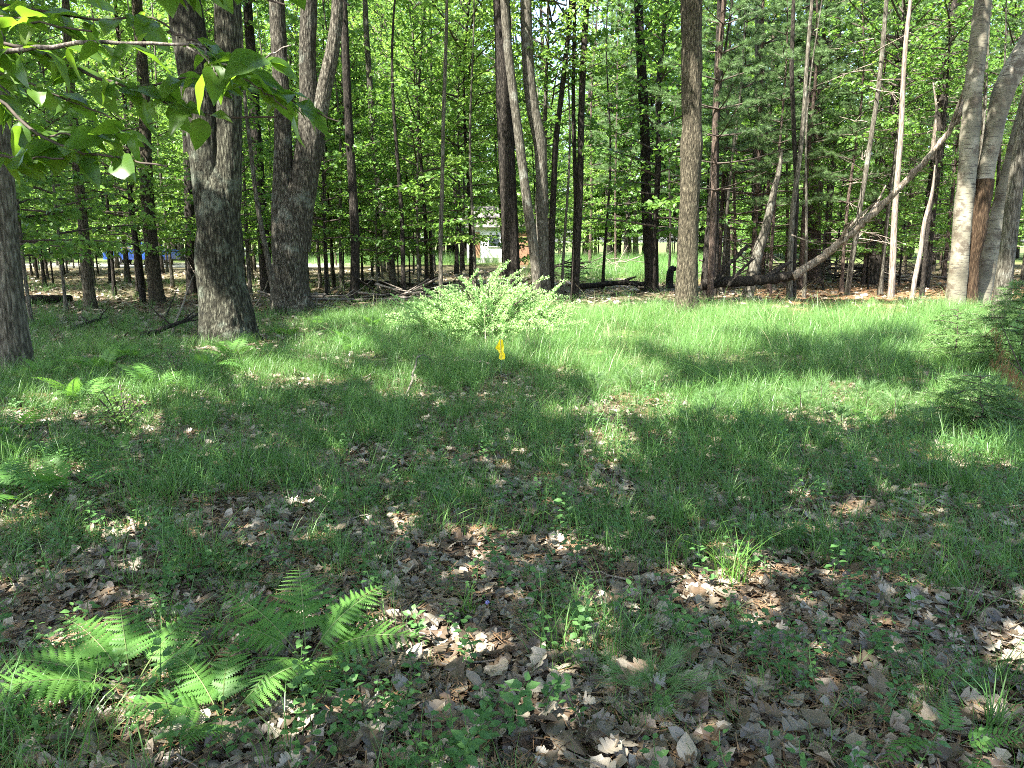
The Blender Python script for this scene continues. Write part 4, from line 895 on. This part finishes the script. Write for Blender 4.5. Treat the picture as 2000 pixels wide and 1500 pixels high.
# --- pine seedlings with long soft needles
def pine_seedling(label, px, py, h, seed):
    g = G(px, py); root = tag(empty('pine_seedling', g), label, 'seedling', 'pine seedlings in the clearing'); rg = np.random.default_rng(seed)
    V, F = tube(np.array([[0,0,0],[.01,0,h*.5],[0,.01,h]]), [.005,.004,.002], 5); obj('stem', mesh('stem', V, F, B_TWIG), root)
    tp = [[0, 0, h]]; td = [[0, 0, 1.]]
    for k in range(9):
        az = k*2.4; z = h*(.35+.55*k/9); L = .16*(1.2-.8*k/9)
        for u in (.45, .75, 1): tp.append([math.cos(az)*L*u, math.sin(az)*L*u, z+.06*u]); td.append([math.cos(az), math.sin(az), .55])
    tp = np.array(tp)+rg.normal(0, .008, (len(tp), 3)); td = nrm(np.array(td)); tV, tF = needle_tuft(30, .003, .9, seed)
    V, F = batch(tV, tF, tp, frames(td, rg.normal(0, 1, (len(tp), 3))), rg.uniform(.08, .12, len(tp))); obj('needles', mesh('needles', V, F, M_PSEED), root)
M_PSEED = leafmat('seedling needle', [(.085,.165,.055), (.12,.21,.07)], trans=(.2,.34,.1), mixf=.35)
for k, (px, py, h, lb) in enumerate([(1600,805,.34,'tallest soft-needled pine seedling in the clearing'),(1560,815,.28,'pine seedling just left of the tallest one'),(1690,800,.28,'pine seedling right of the tallest one'),(1745,815,.24,'pine seedling second right of the tallest one'),
        (1480,800,.24,'pine seedling amid the tall grass stalks'),(1395,815,.22,'pine seedling above the dry sunny patch'),(1370,855,.2,'pine seedling at the right end of the dry sunny patch'),(1640,850,.2,'low pine seedling in front of the tallest one'),
        (1230,770,.24,'pine seedling by the dry patch right of the yellow flag'),(1160,770,.2,'pine seedling nearest right of the yellow flag'),(1270,1420,.13,'tiny pine seedling at the bottom right of centre'),(1800,860,.24,'shaded pine seedling at the right, below the others')]):
    pine_seedling(lb, px, py, h, 400+k)
# --- blueberry sprigs in the front
for k, (px, py, h, nl, lf, lb) in enumerate([(1010,1485,.22,22,.042,'leafy pale sprig at the bottom edge, centre'),(960,1495,.16,14,.045,'low sprig with round leaves left of the pale bottom sprig'),(1060,1440,.15,14,.034,'small dark sprig right of the pale bottom sprig'),
        (1290,1460,.14,12,.03,'tiny sprig at the bottom, right of centre'),(1690,1130,.16,16,.032,'green sprig under the curled pale leaf at the right'),(760,1120,.2,20,.03,'bluish sprig cluster left of centre'),(980,1120,.2,18,.032,'pale sprig in the middle foreground'),(1890,1310,.18,16,.036,'sprig near the right edge foreground'),(1440,1300,.14,12,.03,'sprig right of the sunlit leaf strip')]):
    g = G(px, py); o = obj('leafy_sprig', seedling_mesh(500+k, h, nl, lf, M_SEED), None, g, (rng.normal(0, .2), rng.normal(0, .2), 0)); tag(o, lb, 'sprig', 'leafy sprigs in the foreground')
# dark small shrub left
def small_bush(label, px, py, h, n, mat, seed, leaf=.03):
    g = G(px, py); root = tag(empty('small_bush', g), label, 'bush'); rg = np.random.default_rng(seed); br = []
    for k in range(n): br.append(branch_line((rg.normal(0, .03), rg.normal(0, .03), 0), rg.uniform(0, 6.28), rg.uniform(.6, 1.4), h*rg.uniform(.6, 1.1), .004, .25, 6, rg))
    wd, V, F = sprays(br, .05, .14, .02, leaf, .5, rg=rg, twig_r=.0012); obj('stems', wd.mesh('stems', B_TWIG), root); obj('foliage', mesh('foliage', V, F, mat), root)
small_bush('dark little bush in the shade right of the left ferns', 235, 845, .42, 14, M_LEAF, 601)
small_bush('blue-green leafy bush below the large forked maple', 350, 755, .38, 12, M_SEED, 602)

# --- sticks, logs, brush
def stick(label, pts, r0, r1, mat=B_STICK, name='fallen_stick', cat='stick', n=14, ns=7, group=None, lift=.02, side=0):
    a = resample(np.array(pts), n); rg = np.random.default_rng(int(abs(pts[0][0]*100))+3); a[1:-1] += rg.normal(0, min(r0*.5, .012), (n-2, 3)); base = a[0].copy()
    root = tag(empty(name, base), label, cat, group); V, F = tube(a-base, np.linspace(r0, r1, n), ns, barkbump(pts[0][0], .08, .12)); 
    V = np.vstack([V, a[0]-base, a[-1]-base]); m = len(V)
    F = F+[[(i+1) % ns, i, m-2] for i in range(ns)]+[[(n-1)*ns+i, (n-1)*ns+(i+1) % ns, m-1] for i in range(ns)]
    obj('shaft', mesh('shaft', V, F, mat, True), root)
    for k in range(side):
        i = rg.integers(3, n-2); d = nrm(nrm(a[i+1]-a[i])+rg.normal(0, .7, 3)*[1, 1, .5]+[0, 0, .25]); L = np.linalg.norm(a[-1]-a[0])*rg.uniform(.12, .35)
        V, F = tube(np.array([a[i]-base, a[i]-base+d*L*.6+rg.normal(0, .03, 3)*L, a[i]-base+d*L]), [r1*.9, r1*.6, r1*.25], 5); obj('twig', mesh('twig', V, F, mat, True), root)
    return root
def gs(px, py, up=.025): p = G(px, py).copy(); p[2] += up; return p
stick('pale straight stick lying left of centre among dead leaves', [gs(575,924), gs(640,922), gs(690,930)], .013, .009, B_DEAD)
stick('pale stick in the grass right of the other straight stick', [gs(835,922), gs(890,914), gs(965,922)], .014, .008, B_DEAD)
stick('dark forked stick running toward the straight pale stick', [gs(365,965), gs(410,935), gs(475,912)], .012, .006, side=2)
stick('short pale broken stick standing out of the leaves at left', [gs(250,1022), gs(262,1050,.05), gs(272,1075)], .011, .006, B_DEAD)
stick('curved dark stick below the broken pale stick', [gs(265,1065), gs(295,1050,.06), gs(310,1070)], .009, .005)
stick('long thin stick across the left foreground', [gs(200,1150), gs(260,1140), gs(370,1135)], .009, .004, side=1)
stick('thick mottled stick at the right bottom among oak leaves', [gs(1510,1425), gs(1530,1440), gs(1548,1458)], .013, .011, B_DEAD)
stick('thin pale twig leaning at the bottom, left of centre', [gs(655,1498), gs(690,1470,.03), gs(742,1425,.08)], .005, .003, B_DEAD, side=1)
stick('rusty thin stalk at the bottom edge, left of centre', [gs(722,1499), gs(714,1460,.05), gs(706,1425,.1)], .004, .003, B_REDB)
stick('second rusty stalk at the bottom edge, leaning left', [gs(792,1499), gs(770,1475,.03), gs(745,1455,.05)], .004, .003, B_REDB)
stick('crooked pale dead branch in the grass left of the flag', [gs(780,790), gs(805,760,.08), gs(812,735,.2), gs(825,718,.20), gs(850,724,.1)], .014, .008, B_STICK, 'dead_branch', 'branch', side=1)
stick('flat pale stick under the yellow flag', [gs(890,712,.08), gs(935,716,.1), gs(955,720,.08)], .018, .012, B_DEAD)
stick('thin brown branch lying left of the crooked dead branch', [gs(680,748), gs(720,738,.05), gs(760,722,.06)], .010, .006)
stick('dark branch on the ground left of the large maple, lower', [gs(275,662,.06), gs(340,652,.16), gs(395,636,.3)], .05, .02, B_DARK, 'dead_branch', 'branch', side=5)
stick('dead grey branch rising beside the large maple', [gs(335,655), gs(352,632,.25), gs(372,606,.55), gs(398,565,1.0)], .022, .008, B_DEAD, 'dead_branch', 'branch', side=3)
stick('dark thin branch arching up left of the maple foot', [gs(318,640,.05), gs(335,618,.3), gs(352,596,.5)], .02, .008, B_DARK, 'dead_branch', 'branch', side=2)
stick('dark fallen branch near the left woods edge', [gs(140,652,.05), gs(175,645,.12), gs(212,634,.15)], .04, .02, B_DARK, 'dead_branch', 'branch', side=3)
stick('dark log lying in the left woods', [gs(55,598,.1), gs(90,596,.12), gs(140,592,.12)], .13, .09, B_DARK, 'fallen_log', 'log')
stick('pale curved branch at the foot of the dappled maple', [gs(500,605,.1), gs(522,585,.35), gs(530,560,.5), gs(524,545,.6)], .02, .008, B_DEAD, 'dead_branch', 'branch', side=4)
stick('long pale branch lying right of the dappled maple', [gs(610,588,.1), gs(640,584,.15), gs(668,574,.2)], .03, .015, B_DEAD, 'dead_branch', 'branch', side=2)
stick('long dark log across the centre woods left of the shrub', [gs(690,560,.15), gs(760,562,.2), gs(850,575,.2)], .10, .06, B_DARK, 'fallen_log', 'log', side=3)
stick('pale weathered branch in front of the centre woods', [gs(705,602,.08), gs(760,594,.12), gs(790,603,.1)], .02, .01, B_DEAD, 'dead_branch', 'branch', side=5)
stick('straight pale branch lying above the brush left of the shrub', [gs(790,556,.45), gs(820,554,.6), gs(842,560,.4)], .03, .012, B_DEAD, 'dead_branch', 'branch', side=3)
stick('dark log behind the grass, left of the trunk with flared foot', [gs(1130,568,.15), gs(1200,564,.18), gs(1262,566,.18)], .10, .08, B_DARK, 'fallen_log', 'log', side=3)
# the leaning pale log and its dark butt on the ground
dl = 19.5
B_LOG = barkmat('weathered log', (.045,.034,.024), (.14,.115,.085), (.30,.26,.20), 9, .12, .9, lichen=(.32,.29,.23), lich_amt=.56)
stick('long pale barkless log leaning from the ground up into the birches', [P(1548,540,dl), P(1600,507,dl), P(1650,466,dl-.2), P(1700,422,dl-.4), P(1750,374,dl-.6), P(1800,322,dl-.7), P(1850,262,dl-.9), P(1888,208,dl-1.1)], .108, .055, B_LOG, 'leaning_log', 'log', n=70, ns=24, side=6)
stick('dark mossy butt log lying left of the leaning pale log', [P(1372,556,dl+.8), P(1430,550,dl+.6), P(1500,546,dl+.3), P(1560,536,dl)], .15, .115, B_DARK, 'fallen_log', 'log', n=26, ns=14, side=4)
stick('dark snapped branch slanting up from the butt log', [P(1392,556,dl+.5), P(1420,520,dl+.5), P(1460,480,dl+.7)], .06, .05, B_DARK, 'dead_branch', 'branch', side=2)
stick('thin dark branch slanting up beside the leaning mossy trunk', [P(1420,560,dl), P(1445,530,dl), P(1470,505,dl)], .045, .03, B_DARK, 'dead_branch', 'branch', side=2)
stick('pale bare twig reaching right from the twin slim trunk', [P(1546,459,17.5), P(1575,470,17.3), P(1603,478,17.2)], .016, .006, B_DEAD, 'dead_branch', 'branch')
def pile(label, px, py, r, h, n, mats, seed, d=None):
    g = G(px, py); root = tag(empty('brush_pile', g), label, 'brush pile'); rg = np.random.default_rng(seed)
    for k in range(n):
        p = np.array([rg.normal(0, r*.5), rg.normal(0, r*.4), rg.uniform(.03, h)]); a = rg.uniform(0, 6.28); d_ = np.array([math.cos(a), math.sin(a)*.6, rg.normal(0, .25)])*rg.uniform(.4, 1)*r
        q0 = p-d_; q1 = p+d_; q0[2] = max(.02, q0[2]); q1[2] = max(.02, q1[2]); V, F = tube(resample(np.array([q0, p+rg.normal(0, .04, 3), q1]), 6), np.linspace(.035, .012, 6)*rg.uniform(.5, 1.2), 5)
        obj('stick', mesh('stick', V, F, mats[k % len(mats)], True), root)
pile('brush pile of dark branches left of the bright shrub', 780, 590, 1.2, .35, 30, [B_DARK, B_STICK, B_DEAD], 701)
pile('small pale brush heap in the meadow behind the slim trunks', 1195, 535, 1.1, .7, 30, [B_DEAD, B_STICK], 702)
pile('dark slash pile under the pines beside the leaning log', 1500, 548, 2.2, .8, 40, [B_DARK, B_STICK, B_DARK], 703)
pile('tangle of dead branches on the needles behind the leaning log', 1690, 552, 2.6, .6, 44, [B_DARK, B_DEAD, B_STICK], 704)
pile('pile of dead branches at the foot of the dappled maple', 590, 600, 1.1, .35, 18, [B_STICK, B_DEAD], 705)
pile('rounded dark root heap in the meadow, left of the pale brush heap', 1112, 548, .8, .7, 26, [B_DARK], 706)
# black hooked stump
g = G(1308, 562); root = tag(empty('stump', g), 'black charred stump with a hooked rounded top, left of the knotty trunk', 'stump')
V, F = tube(resample(np.array([[0,0,-.05],[-.02,0,.3],[0,0,.58],[.06,0,.70],[.15,.02,.70],[.20,.02,.62]]), 20), np.interp(np.linspace(0,1,20), [0,.1,.6,.85,1], [.17,.135,.13,.11,.05]), 14, barkbump(4.4, .12, .12))
obj('stump_wood', mesh('stump_wood', V, F, plain('charred wood', (.012, .011, .010), .9, .4, 12), True), root)

# --- overhanging leafy branch at the upper left, close to the camera
def near_leaf(seed, wd, bend):
    rg = np.random.default_rng(seed); n = 11; t = np.linspace(0, 1, n); w_ = wd*np.sin(np.pi*np.clip(t, 0, 1)**.72)**.8*(1-.35*t)
    w_[0] = .004; w_[-1] = 0.0; rows = []; V = []; F = []
    for i in range(n):
        for q in (-1, -.5, 0, .5, 1):
            xx = q*w_[i]; V.append((xx, t[i], .30*abs(xx)-bend*t[i]**2*.35+.018*math.sin(t[i]*14+seed)*abs(q)))
    for i in range(n-1):
        for q in range(4): a_ = i*5+q; F.append([a_, a_+1, a_+6, a_+5])
    V = np.array(V); V = np.vstack([V, [(-.008, -.16, .03), (.008, -.16, .03)]]); F.append([len(V)-2, len(V)-1, 3, 1]); return mesh('leaf', V, F, M_NEARLF, True)
def nearmat():
    m, nt, out = newmat('overhanging leaf'); L = nt.links; tc = N(nt, 'ShaderNodeTexCoord'); oi = N(nt, 'ShaderNodeObjectInfo')
    col = ramp(nt, oi.outputs['Random'], [(0, (.045,.100,.012)), (.5, (.065,.135,.016)), (.8, (.085,.165,.02)), (1, (.13,.20,.03))])
    sx = N(nt, 'ShaderNodeSeparateXYZ'); L.new(tc.outputs['Object'], sx.inputs[0])
    ab = N(nt, 'ShaderNodeMath', operation='ABSOLUTE'); L.new(sx.outputs[0], ab.inputs[0])
    vy = N(nt, 'ShaderNodeMath', operation='MULTIPLY_ADD'); L.new(ab.outputs[0], vy.inputs[0]); vy.inputs[1].default_value = -.8; L.new(sx.outputs[1], vy.inputs[2])
    sn = N(nt, 'ShaderNodeMath', operation='MULTIPLY'); L.new(vy.outputs[0], sn.inputs[0]); sn.inputs[1].default_value = 62
    sn2 = N(nt, 'ShaderNodeMath', operation='SINE'); L.new(sn.outputs[0], sn2.inputs[0])
    pw = N(nt, 'ShaderNodeMapRange'); L.new(sn2.outputs[0], pw.inputs[0]); pw.inputs[1].default_value = .8; pw.inputs[2].default_value = 1.0
    md = N(nt, 'ShaderNodeMapRange'); L.new(ab.outputs[0], md.inputs[0]); md.inputs[1].default_value = .012; md.inputs[2].default_value = .004
    mxm = N(nt, 'ShaderNodeMath', operation='MAXIMUM'); L.new(pw.outputs[0], mxm.inputs[0]); L.new(md.outputs[0], mxm.inputs[1])
    vc = N(nt, 'ShaderNodeMix', data_type='RGBA'); sc_ = N(nt, 'ShaderNodeMath', operation='MULTIPLY'); L.new(mxm.outputs[0], sc_.inputs[0]); sc_.inputs[1].default_value = .35
    L.new(sc_.outputs[0], vc.inputs[0]); L.new(col, vc.inputs[6]); vc.inputs[7].default_value = (.12, .2, .06, 1)
    pb = N(nt, 'ShaderNodeBsdfPrincipled'); L.new(vc.outputs[2], pb.inputs['Base Color']); pb.inputs['Roughness'].default_value = .38; pb.inputs['Specular IOR Level'].default_value = .4
    bp = N(nt, 'ShaderNodeBump'); bp.inputs['Strength'].default_value = .3; bp.inputs['Distance'].default_value = .004; bp.invert = True; L.new(mxm.outputs[0], bp.inputs['Height'])
    tb = N(nt, 'ShaderNodeBsdfTranslucent'); mc = N(nt, 'ShaderNodeMix', data_type='RGBA'); mc.inputs[0].default_value = .7; L.new(vc.outputs[2], mc.inputs[6]); mc.inputs[7].default_value = (.24, .44, .025, 1); L.new(mc.outputs[2], tb.inputs[0])
    ms = N(nt, 'ShaderNodeMixShader'); ms.inputs[0].default_value = .5; L.new(pb.outputs[0], ms.inputs[1]); L.new(tb.outputs[0], ms.inputs[2]); L.new(ms.outputs[0], out.inputs[0]); return m
M_NEARLF = nearmat()
NLEAF = [near_leaf(k, (.36, .31, .40, .28)[k], (.3, .9, .6, 1.2)[k]) for k in range(4)]
def overhang():
    rg = np.random.default_rng(77)
    B0 = P(-220, 110, 3.3); root = tag(empty('overhanging_branch', B0), 'leafy branch with broad pointed leaves hanging in from the upper left', 'branch')
    tw = [  # picture course, distance at start and end, thickness start and end, leaves
      ([(-220,110),(0,97),(70,96),(150,84),(200,80),(290,86),(392,87)], 2.2, 2.0, .010, .004, 10, B_STICK),
      ([(365,92),(420,122),(480,128),(530,108),(568,86)], 2.0, 1.95, .004, .002, 8, B_STICK),
      ([(392,87),(408,120),(425,150)], 2.0, 1.95, .004, .002, 4, B_STICK),
      ([(-200,60),(60,90),(120,122),(200,158),(265,172),(330,200),(400,228),(470,232),(540,228)], 2.5, 2.2, .008, .003, 24, B_TWIG),
      ([(265,172),(340,155),(440,150),(540,178),(600,215),(660,235)], 2.35, 2.2, .004, .002, 18, B_TWIG),
      ([(-200,120),(0,190),(60,258),(140,292),(230,310),(330,325)], 2.6, 2.3, .008, .003, 22, B_TWIG),
      ([(60,265),(140,262),(235,256),(310,240)], 2.5, 2.35, .004, .002, 12, B_TWIG),
      ([(-200,-20),(60,20),(200,40),(320,30),(330,60),(350,75)], 2.6, 2.3, .007, .003, 20, B_TWIG),
      ([(-100,-120),(200,-60),(420,-30),(560,10)], 2.2, 2.1, .007, .003, 16, B_TWIG),
      ([(-200,-120),(150,-60),(420,-70),(640,-30),(680,10)], 2.3, 2.1, .006, .003, 14, B_TWIG),
      ([(330,60),(420,95),(470,150),(520,180),(560,215)], 2.2, 2.1, .004, .002, 8, B_TWIG),
      ([(-200,0),(0,30),(100,50),(180,60)], 2.3, 2.2, .006, .003, 12, B_TWIG),
      ([(-200,180),(0,140),(100,180),(220,230)], 2.6, 2.5, .006, .003, 14, B_TWIG),
      ([(-200,260),(-60,290),(40,310),(120,310)], 2.4, 2.3, .006, .003, 12, B_TWIG)]
    for ti, (c, d0, d1, r0, r1, nl, mt) in enumerate(tw):
        d0, d1, r0, r1 = d0*1.4, d1*1.4, r0*1.25, r1*1.25
        dd = np.linspace(d0, d1, len(c)); pts = resample(np.array([P(a, b, q) for (a, b), q in zip(c, dd)]), 22); pts[1:] += rg.normal(0, .0035, (21, 3))
        V, F = tube(pts-B0, np.linspace(r0, r1, 22), 7); obj('twig', mesh('twig', V, F, mt, True), root)
        for k in range(int(nl*1.65)):
            u = .12+.88*(k+rg.uniform())/(nl*2); i = min(20, int(u*21)); p = pts[i]*(1-(u*21-i))+pts[i+1]*(u*21-i); T = nrm(pts[i+1]-pts[i])
            d = nrm(T*rg.uniform(.3, .9)+np.array([rg.normal(0, .7), rg.normal(0, .7), -rg.uniform(-.15, .65)]))
            up = np.array([rg.normal(0, .5), -.25+rg.normal(0, .4), .8]); s = rg.uniform(.09, .175)
            Mx = frames(d[None], up[None])[0]
            from mathutils import Matrix
            o = obj('leaf', NLEAF[rg.integers(4)], root); o.matrix_local = Matrix.Translation((p-B0+d*s*.15)) @ Matrix(Mx.tolist()).to_4x4() @ Matrix.Scale(s, 4)
overhang()

# --- hemlock sprays at the right edge and dead needled twigs
def hemlock(label, px, py, h, seed, rad=.8, n=26):
    g = G(px, py); root = tag(empty('hemlock_sapling', g), label, 'sapling'); rg = np.random.default_rng(seed); wood = MB(); tp = []; td = []
    V, F = tube(np.array([[0,0,-.05],[.02,0,h*.5],[0,.02,h]]), [.011,.008,.003], 6); obj('trunk', mesh('trunk', V, F, B_TWIG), root)
    for k in range(n):
        t = k/n; az = k*2.4; L = rad*(1-.75*t)*rg.uniform(.7, 1.1); pts, rd = branch_line((0, 0, h*(.12+.86*t)), az, .25, L, .0025, .4, 8, rg); V, F = tube(pts, rd, 4); wood.add(V, F)
        for q in range(int(L/.009)):
            s = .15+.85*rg.uniform(); i0 = min(6, int(s*7)); p = pts[i0]*(1-(s*7-i0))+pts[i0+1]*(s*7-i0); lat = np.array([-math.sin(az), math.cos(az), 0])*rg.choice([-1, 1]); d = nrm(lat+np.array([math.cos(az), math.sin(az), 0])*.7+np.array([0, 0, rg.normal(-.25, .4)]))
            for u in np.arange(.02, .05+.16*(1-s)+.03, .018):
                for sg in (-1, 1): tp.append(p+d*u); td.append(nrm(np.cross(d, [0, 0, 1])*sg+d*.5+rg.normal(0, .35, 3)))
    tp = np.array(tp); td = np.array(td); m = len(tp); V, F = batch(np.array([[-.12,0,0],[.12,0,0],[0,1,0]]), np.array([[0,1,2]]), tp, frames(td, np.array([0, 0, 1.])+rg.normal(0, .5, (m, 3))), rg.uniform(.026, .042, m))
    obj('limbs', wood.mesh('limbs', B_TWIG), root); obj('needles', mesh('needles', V, F, M_HEM), root)
hemlock('bright feathery hemlock sapling at the right edge below the grey trunk', 1985, 740, 1.15, 801, 1.0, 34)
hemlock('low dark hemlock sapling in the shade at the right edge', 1905, 830, .5, 802, .75, 18)
hemlock('small hemlock left of the bright one at the right', 1860, 720, .75, 803, .7, 20)
def dead_twig(label, c, d, seed):
    rg = np.random.default_rng(seed); pts = resample(np.array([P(a, b, d) for a, b in c]), 12); B0 = pts[0]; root = tag(empty('dead_branch', B0), label, 'branch')
    V, F = tube(pts-B0, np.linspace(.008, .003, 12), 6); obj('shaft', mesh('shaft', V, F, B_TWIG), root)
    n = 260; u = rg.choice(np.arange(1, 12), n); cl = rg.integers(0, 3, n); p = pts[u]+rg.normal(0, .02, (n, 3))+np.stack([-.03-.05*rg.uniform(size=n), 0*u, -.06*rg.uniform(size=n)], -1)
    dd = nrm(np.stack([rg.normal(-.3, .3, n), rg.normal(0, .3, n), -np.ones(n)], -1)); V, F = batch(np.array([[-.02,0,0],[.02,0,0],[0,1,0]]), np.array([[0,1,2]]), p-B0, frames(dd, rg.normal(0, 1, (n, 3))), rg.uniform(.06, .11, n)); obj('needles', mesh('needles', V, F, M_BROWNN), root)
dead_twig('bare twig with hanging brown needles at the right edge', [(2040,800),(1998,730),(1975,680),(1957,636)], 6.2, 811)
dead_twig('lower brown-needled twig at the right edge', [(2040,760),(1990,720),(1960,700)], 6.4, 812)
stick('thin dark twig reaching in at the right edge over the grass', [P(2060,840,6.0), P(1995,817,6.1), P(1950,806,6.2), P(1895,780,6.3)], .006, .003, B_TWIG, 'dead_branch', 'branch', side=2)

# --- far behind: house and parked cars
def box(mb, x0, x1, y0, y1, z0, z1):
    V = np.array([[x0,y0,z0],[x1,y0,z0],[x1,y1,z0],[x0,y1,z0],[x0,y0,z1],[x1,y0,z1],[x1,y1,z1],[x0,y1,z1]]); mb.add(V, [[0,1,5,4],[1,2,6,5],[2,3,7,6],[3,0,4,7],[4,5,6,7],[3,2,1,0]])
def bxo(name, parent, mat, *a):
    mb = MB(); box(mb, *a); return obj(name, mb.mesh(name, mat), parent)
M_WHITE = plain('white siding', (.78, .78, .76), .6, .06, 3); M_BROWN = plain('brown boards', (.22, .12, .07), .8, .3, 4); M_ROOF = plain('roof shingle', (.10, .09, .085), .9, .3, 6); M_GLASS = plain('dark glass', (.03, .04, .05), .1, spec=.6)
d = 56; xa, xb = P(912, 470, d)[0], P(1003, 470, d)[0]
hs = tag(empty('house', ((xa+xb)/2, d, 0)), 'small white-sided house glimpsed through the centre trunks', 'house'); w2 = (xb-xa)/2
for k in range(9): bxo('siding_board', hs, M_WHITE, -w2, w2, -.02-.012*(k % 2), 4, .35+k*.25, .35+k*.25+.245)
bxo('foundation', hs, plain('concrete', (.3, .29, .27), .9, .2), -w2-.02, w2+.02, -.01, 4.02, -.1, .34)
mb = MB(); mb.add(np.array([[-w2-.3,-.4,2.55],[w2+.3,-.4,2.55],[w2+.3,4.4,2.55],[-w2-.3,4.4,2.55],[-w2-.3,2,4.1],[w2+.3,2,4.1]]), [[0,1,5,4]]); mb.add(np.array([[-w2-.3,4.4,2.55],[w2+.3,4.4,2.55],[w2+.3,2,4.1],[-w2-.3,2,4.1]]), [[1,0,3,2]])
ro = obj('roof', mb.mesh('roof', M_ROOF), hs); wn = bxo('window', hs, M_WHITE, -.2, .75, -.09, .1, 1.15, 2.1); bxo('pane', wn, M_GLASS, -.12, .67, -.11, -.085, 1.23, 2.02); bxo('door', hs, M_BROWN, -1.5, -.75, -.08, .1, .36, 2.2)
xa, xb = P(1006, 470, d-4)[0], P(1030, 470, d-4)[0]
sh_ = tag(empty('shed', ((xa+xb)/2, d-4, 0)), 'brown board shed beside the white house', 'shed')
for k in range(6): bxo('board', sh_, M_BROWN, -1.2+k*.4, -.805+k*.4, -.01*(k % 2), 2.2, 0, 2.55)
bxo('roof', sh_, M_ROOF, -1.4, 1.4, -.3, 2.5, 2.56, 2.72)
def car(label, px0, px1, d, paint, flip=False):
    x0, x1 = P(px0, 500, d)[0], P(px1, 500, d)[0]; L = 4.4; root = tag(empty('parked_car', ((x0+x1)/2, d, float(gh((x0+x1)/2, d))), R(6)), label, 'car')
    prof = [(-2.2,.35),(-2.2,.78),(-2.0,.9),(-1.25,.98),(-.65,1.42),(.75,1.45),(1.45,1.0),(2.1,.92),(2.2,.6),(2.15,.35)]
    ys = [-.85, -.80, .80, .85]; V = []; n = len(prof)
    for yy in ys:
        for (a, b) in prof: V.append((a, yy*(.86 if b > 1.2 else 1), b if abs(yy) > .82 else b+.02))
    F = [[i*n+j, i*n+j+1, (i+1)*n+j+1, (i+1)*n+j] for i in range(3) for j in range(n-1)]+[list(range(n))[::-1], list(range(3*n, 4*n))]+[[i*n+n-1, i*n, (i+1)*n, (i+1)*n+n-1] for i in range(3)]
    obj('body', mesh('body', V, F, paint), root)
    for a, b in ((-1.05, -.05), (.05, 1.1)):
        mb = MB(); mb.add(np.array([[a,-.875,1.0],[b,-.875,1.0],[b-.12 if b < .5 else b-.3,-.755,1.36],[a+.35 if a < -.5 else a+.08,-.755,1.36]]), [[0,1,2,3]]); mb.add(np.array([[a,-.86,1.0],[b,-.86,1.0],[b-.15,-.74,1.36],[a+.3,-.74,1.36]]), [[3,2,1,0]]); obj('window', mb.mesh('window', M_GLASS), root)
    for a in (-1.35, 1.35):
        for yy in (-.86, .68):
            V, F = tube(np.array([[a,yy,.33],[a,yy+.2,.33]]), .33, 18); V = np.vstack([V, [[a,yy,.33]]]); F = F+[[(i+1) % 18, i, len(V)-1] for i in range(18)]; wl = obj('wheel', mesh('wheel', V, F, plain('tyre', (.02,.02,.02), .8)), root)
            V, F = tube(np.array([[a,yy-.012,.33],[a,yy+.02,.33]]), .2, 14); V = np.vstack([V, [[a,yy-.012,.33]]]); F = F+[[(i+1) % 14, i, len(V)-1] for i in range(14)]; obj('rim', mesh('rim', V, F, plain('rim', (.5,.5,.5), .3, metallic=.8)), wl)
    for yy in (-.6, .6): mb = MB(); box(mb, -2.23, -2.19, yy-.15, yy+.15, .65, .78); obj('headlight', mb.mesh('headlight', M_WHITE), root)
car('blue parked car glimpsed through the left woods', 212, 345, 52, plain('blue paint', (.025, .085, .36), .25, spec=.5))
car('white parked car half hidden behind the large forked maple', 372, 492, 54, plain('white paint', (.75, .77, .8), .25, spec=.5))

for o in COL.objects:               # fine joined pieces inside a thing
    if o.parent is not None and o.name.split('.')[0] in ('limbs', 'crown', 'dead_limbs', 'needles', 'foliage', 'stems'): o['kind'] = 'stuff'
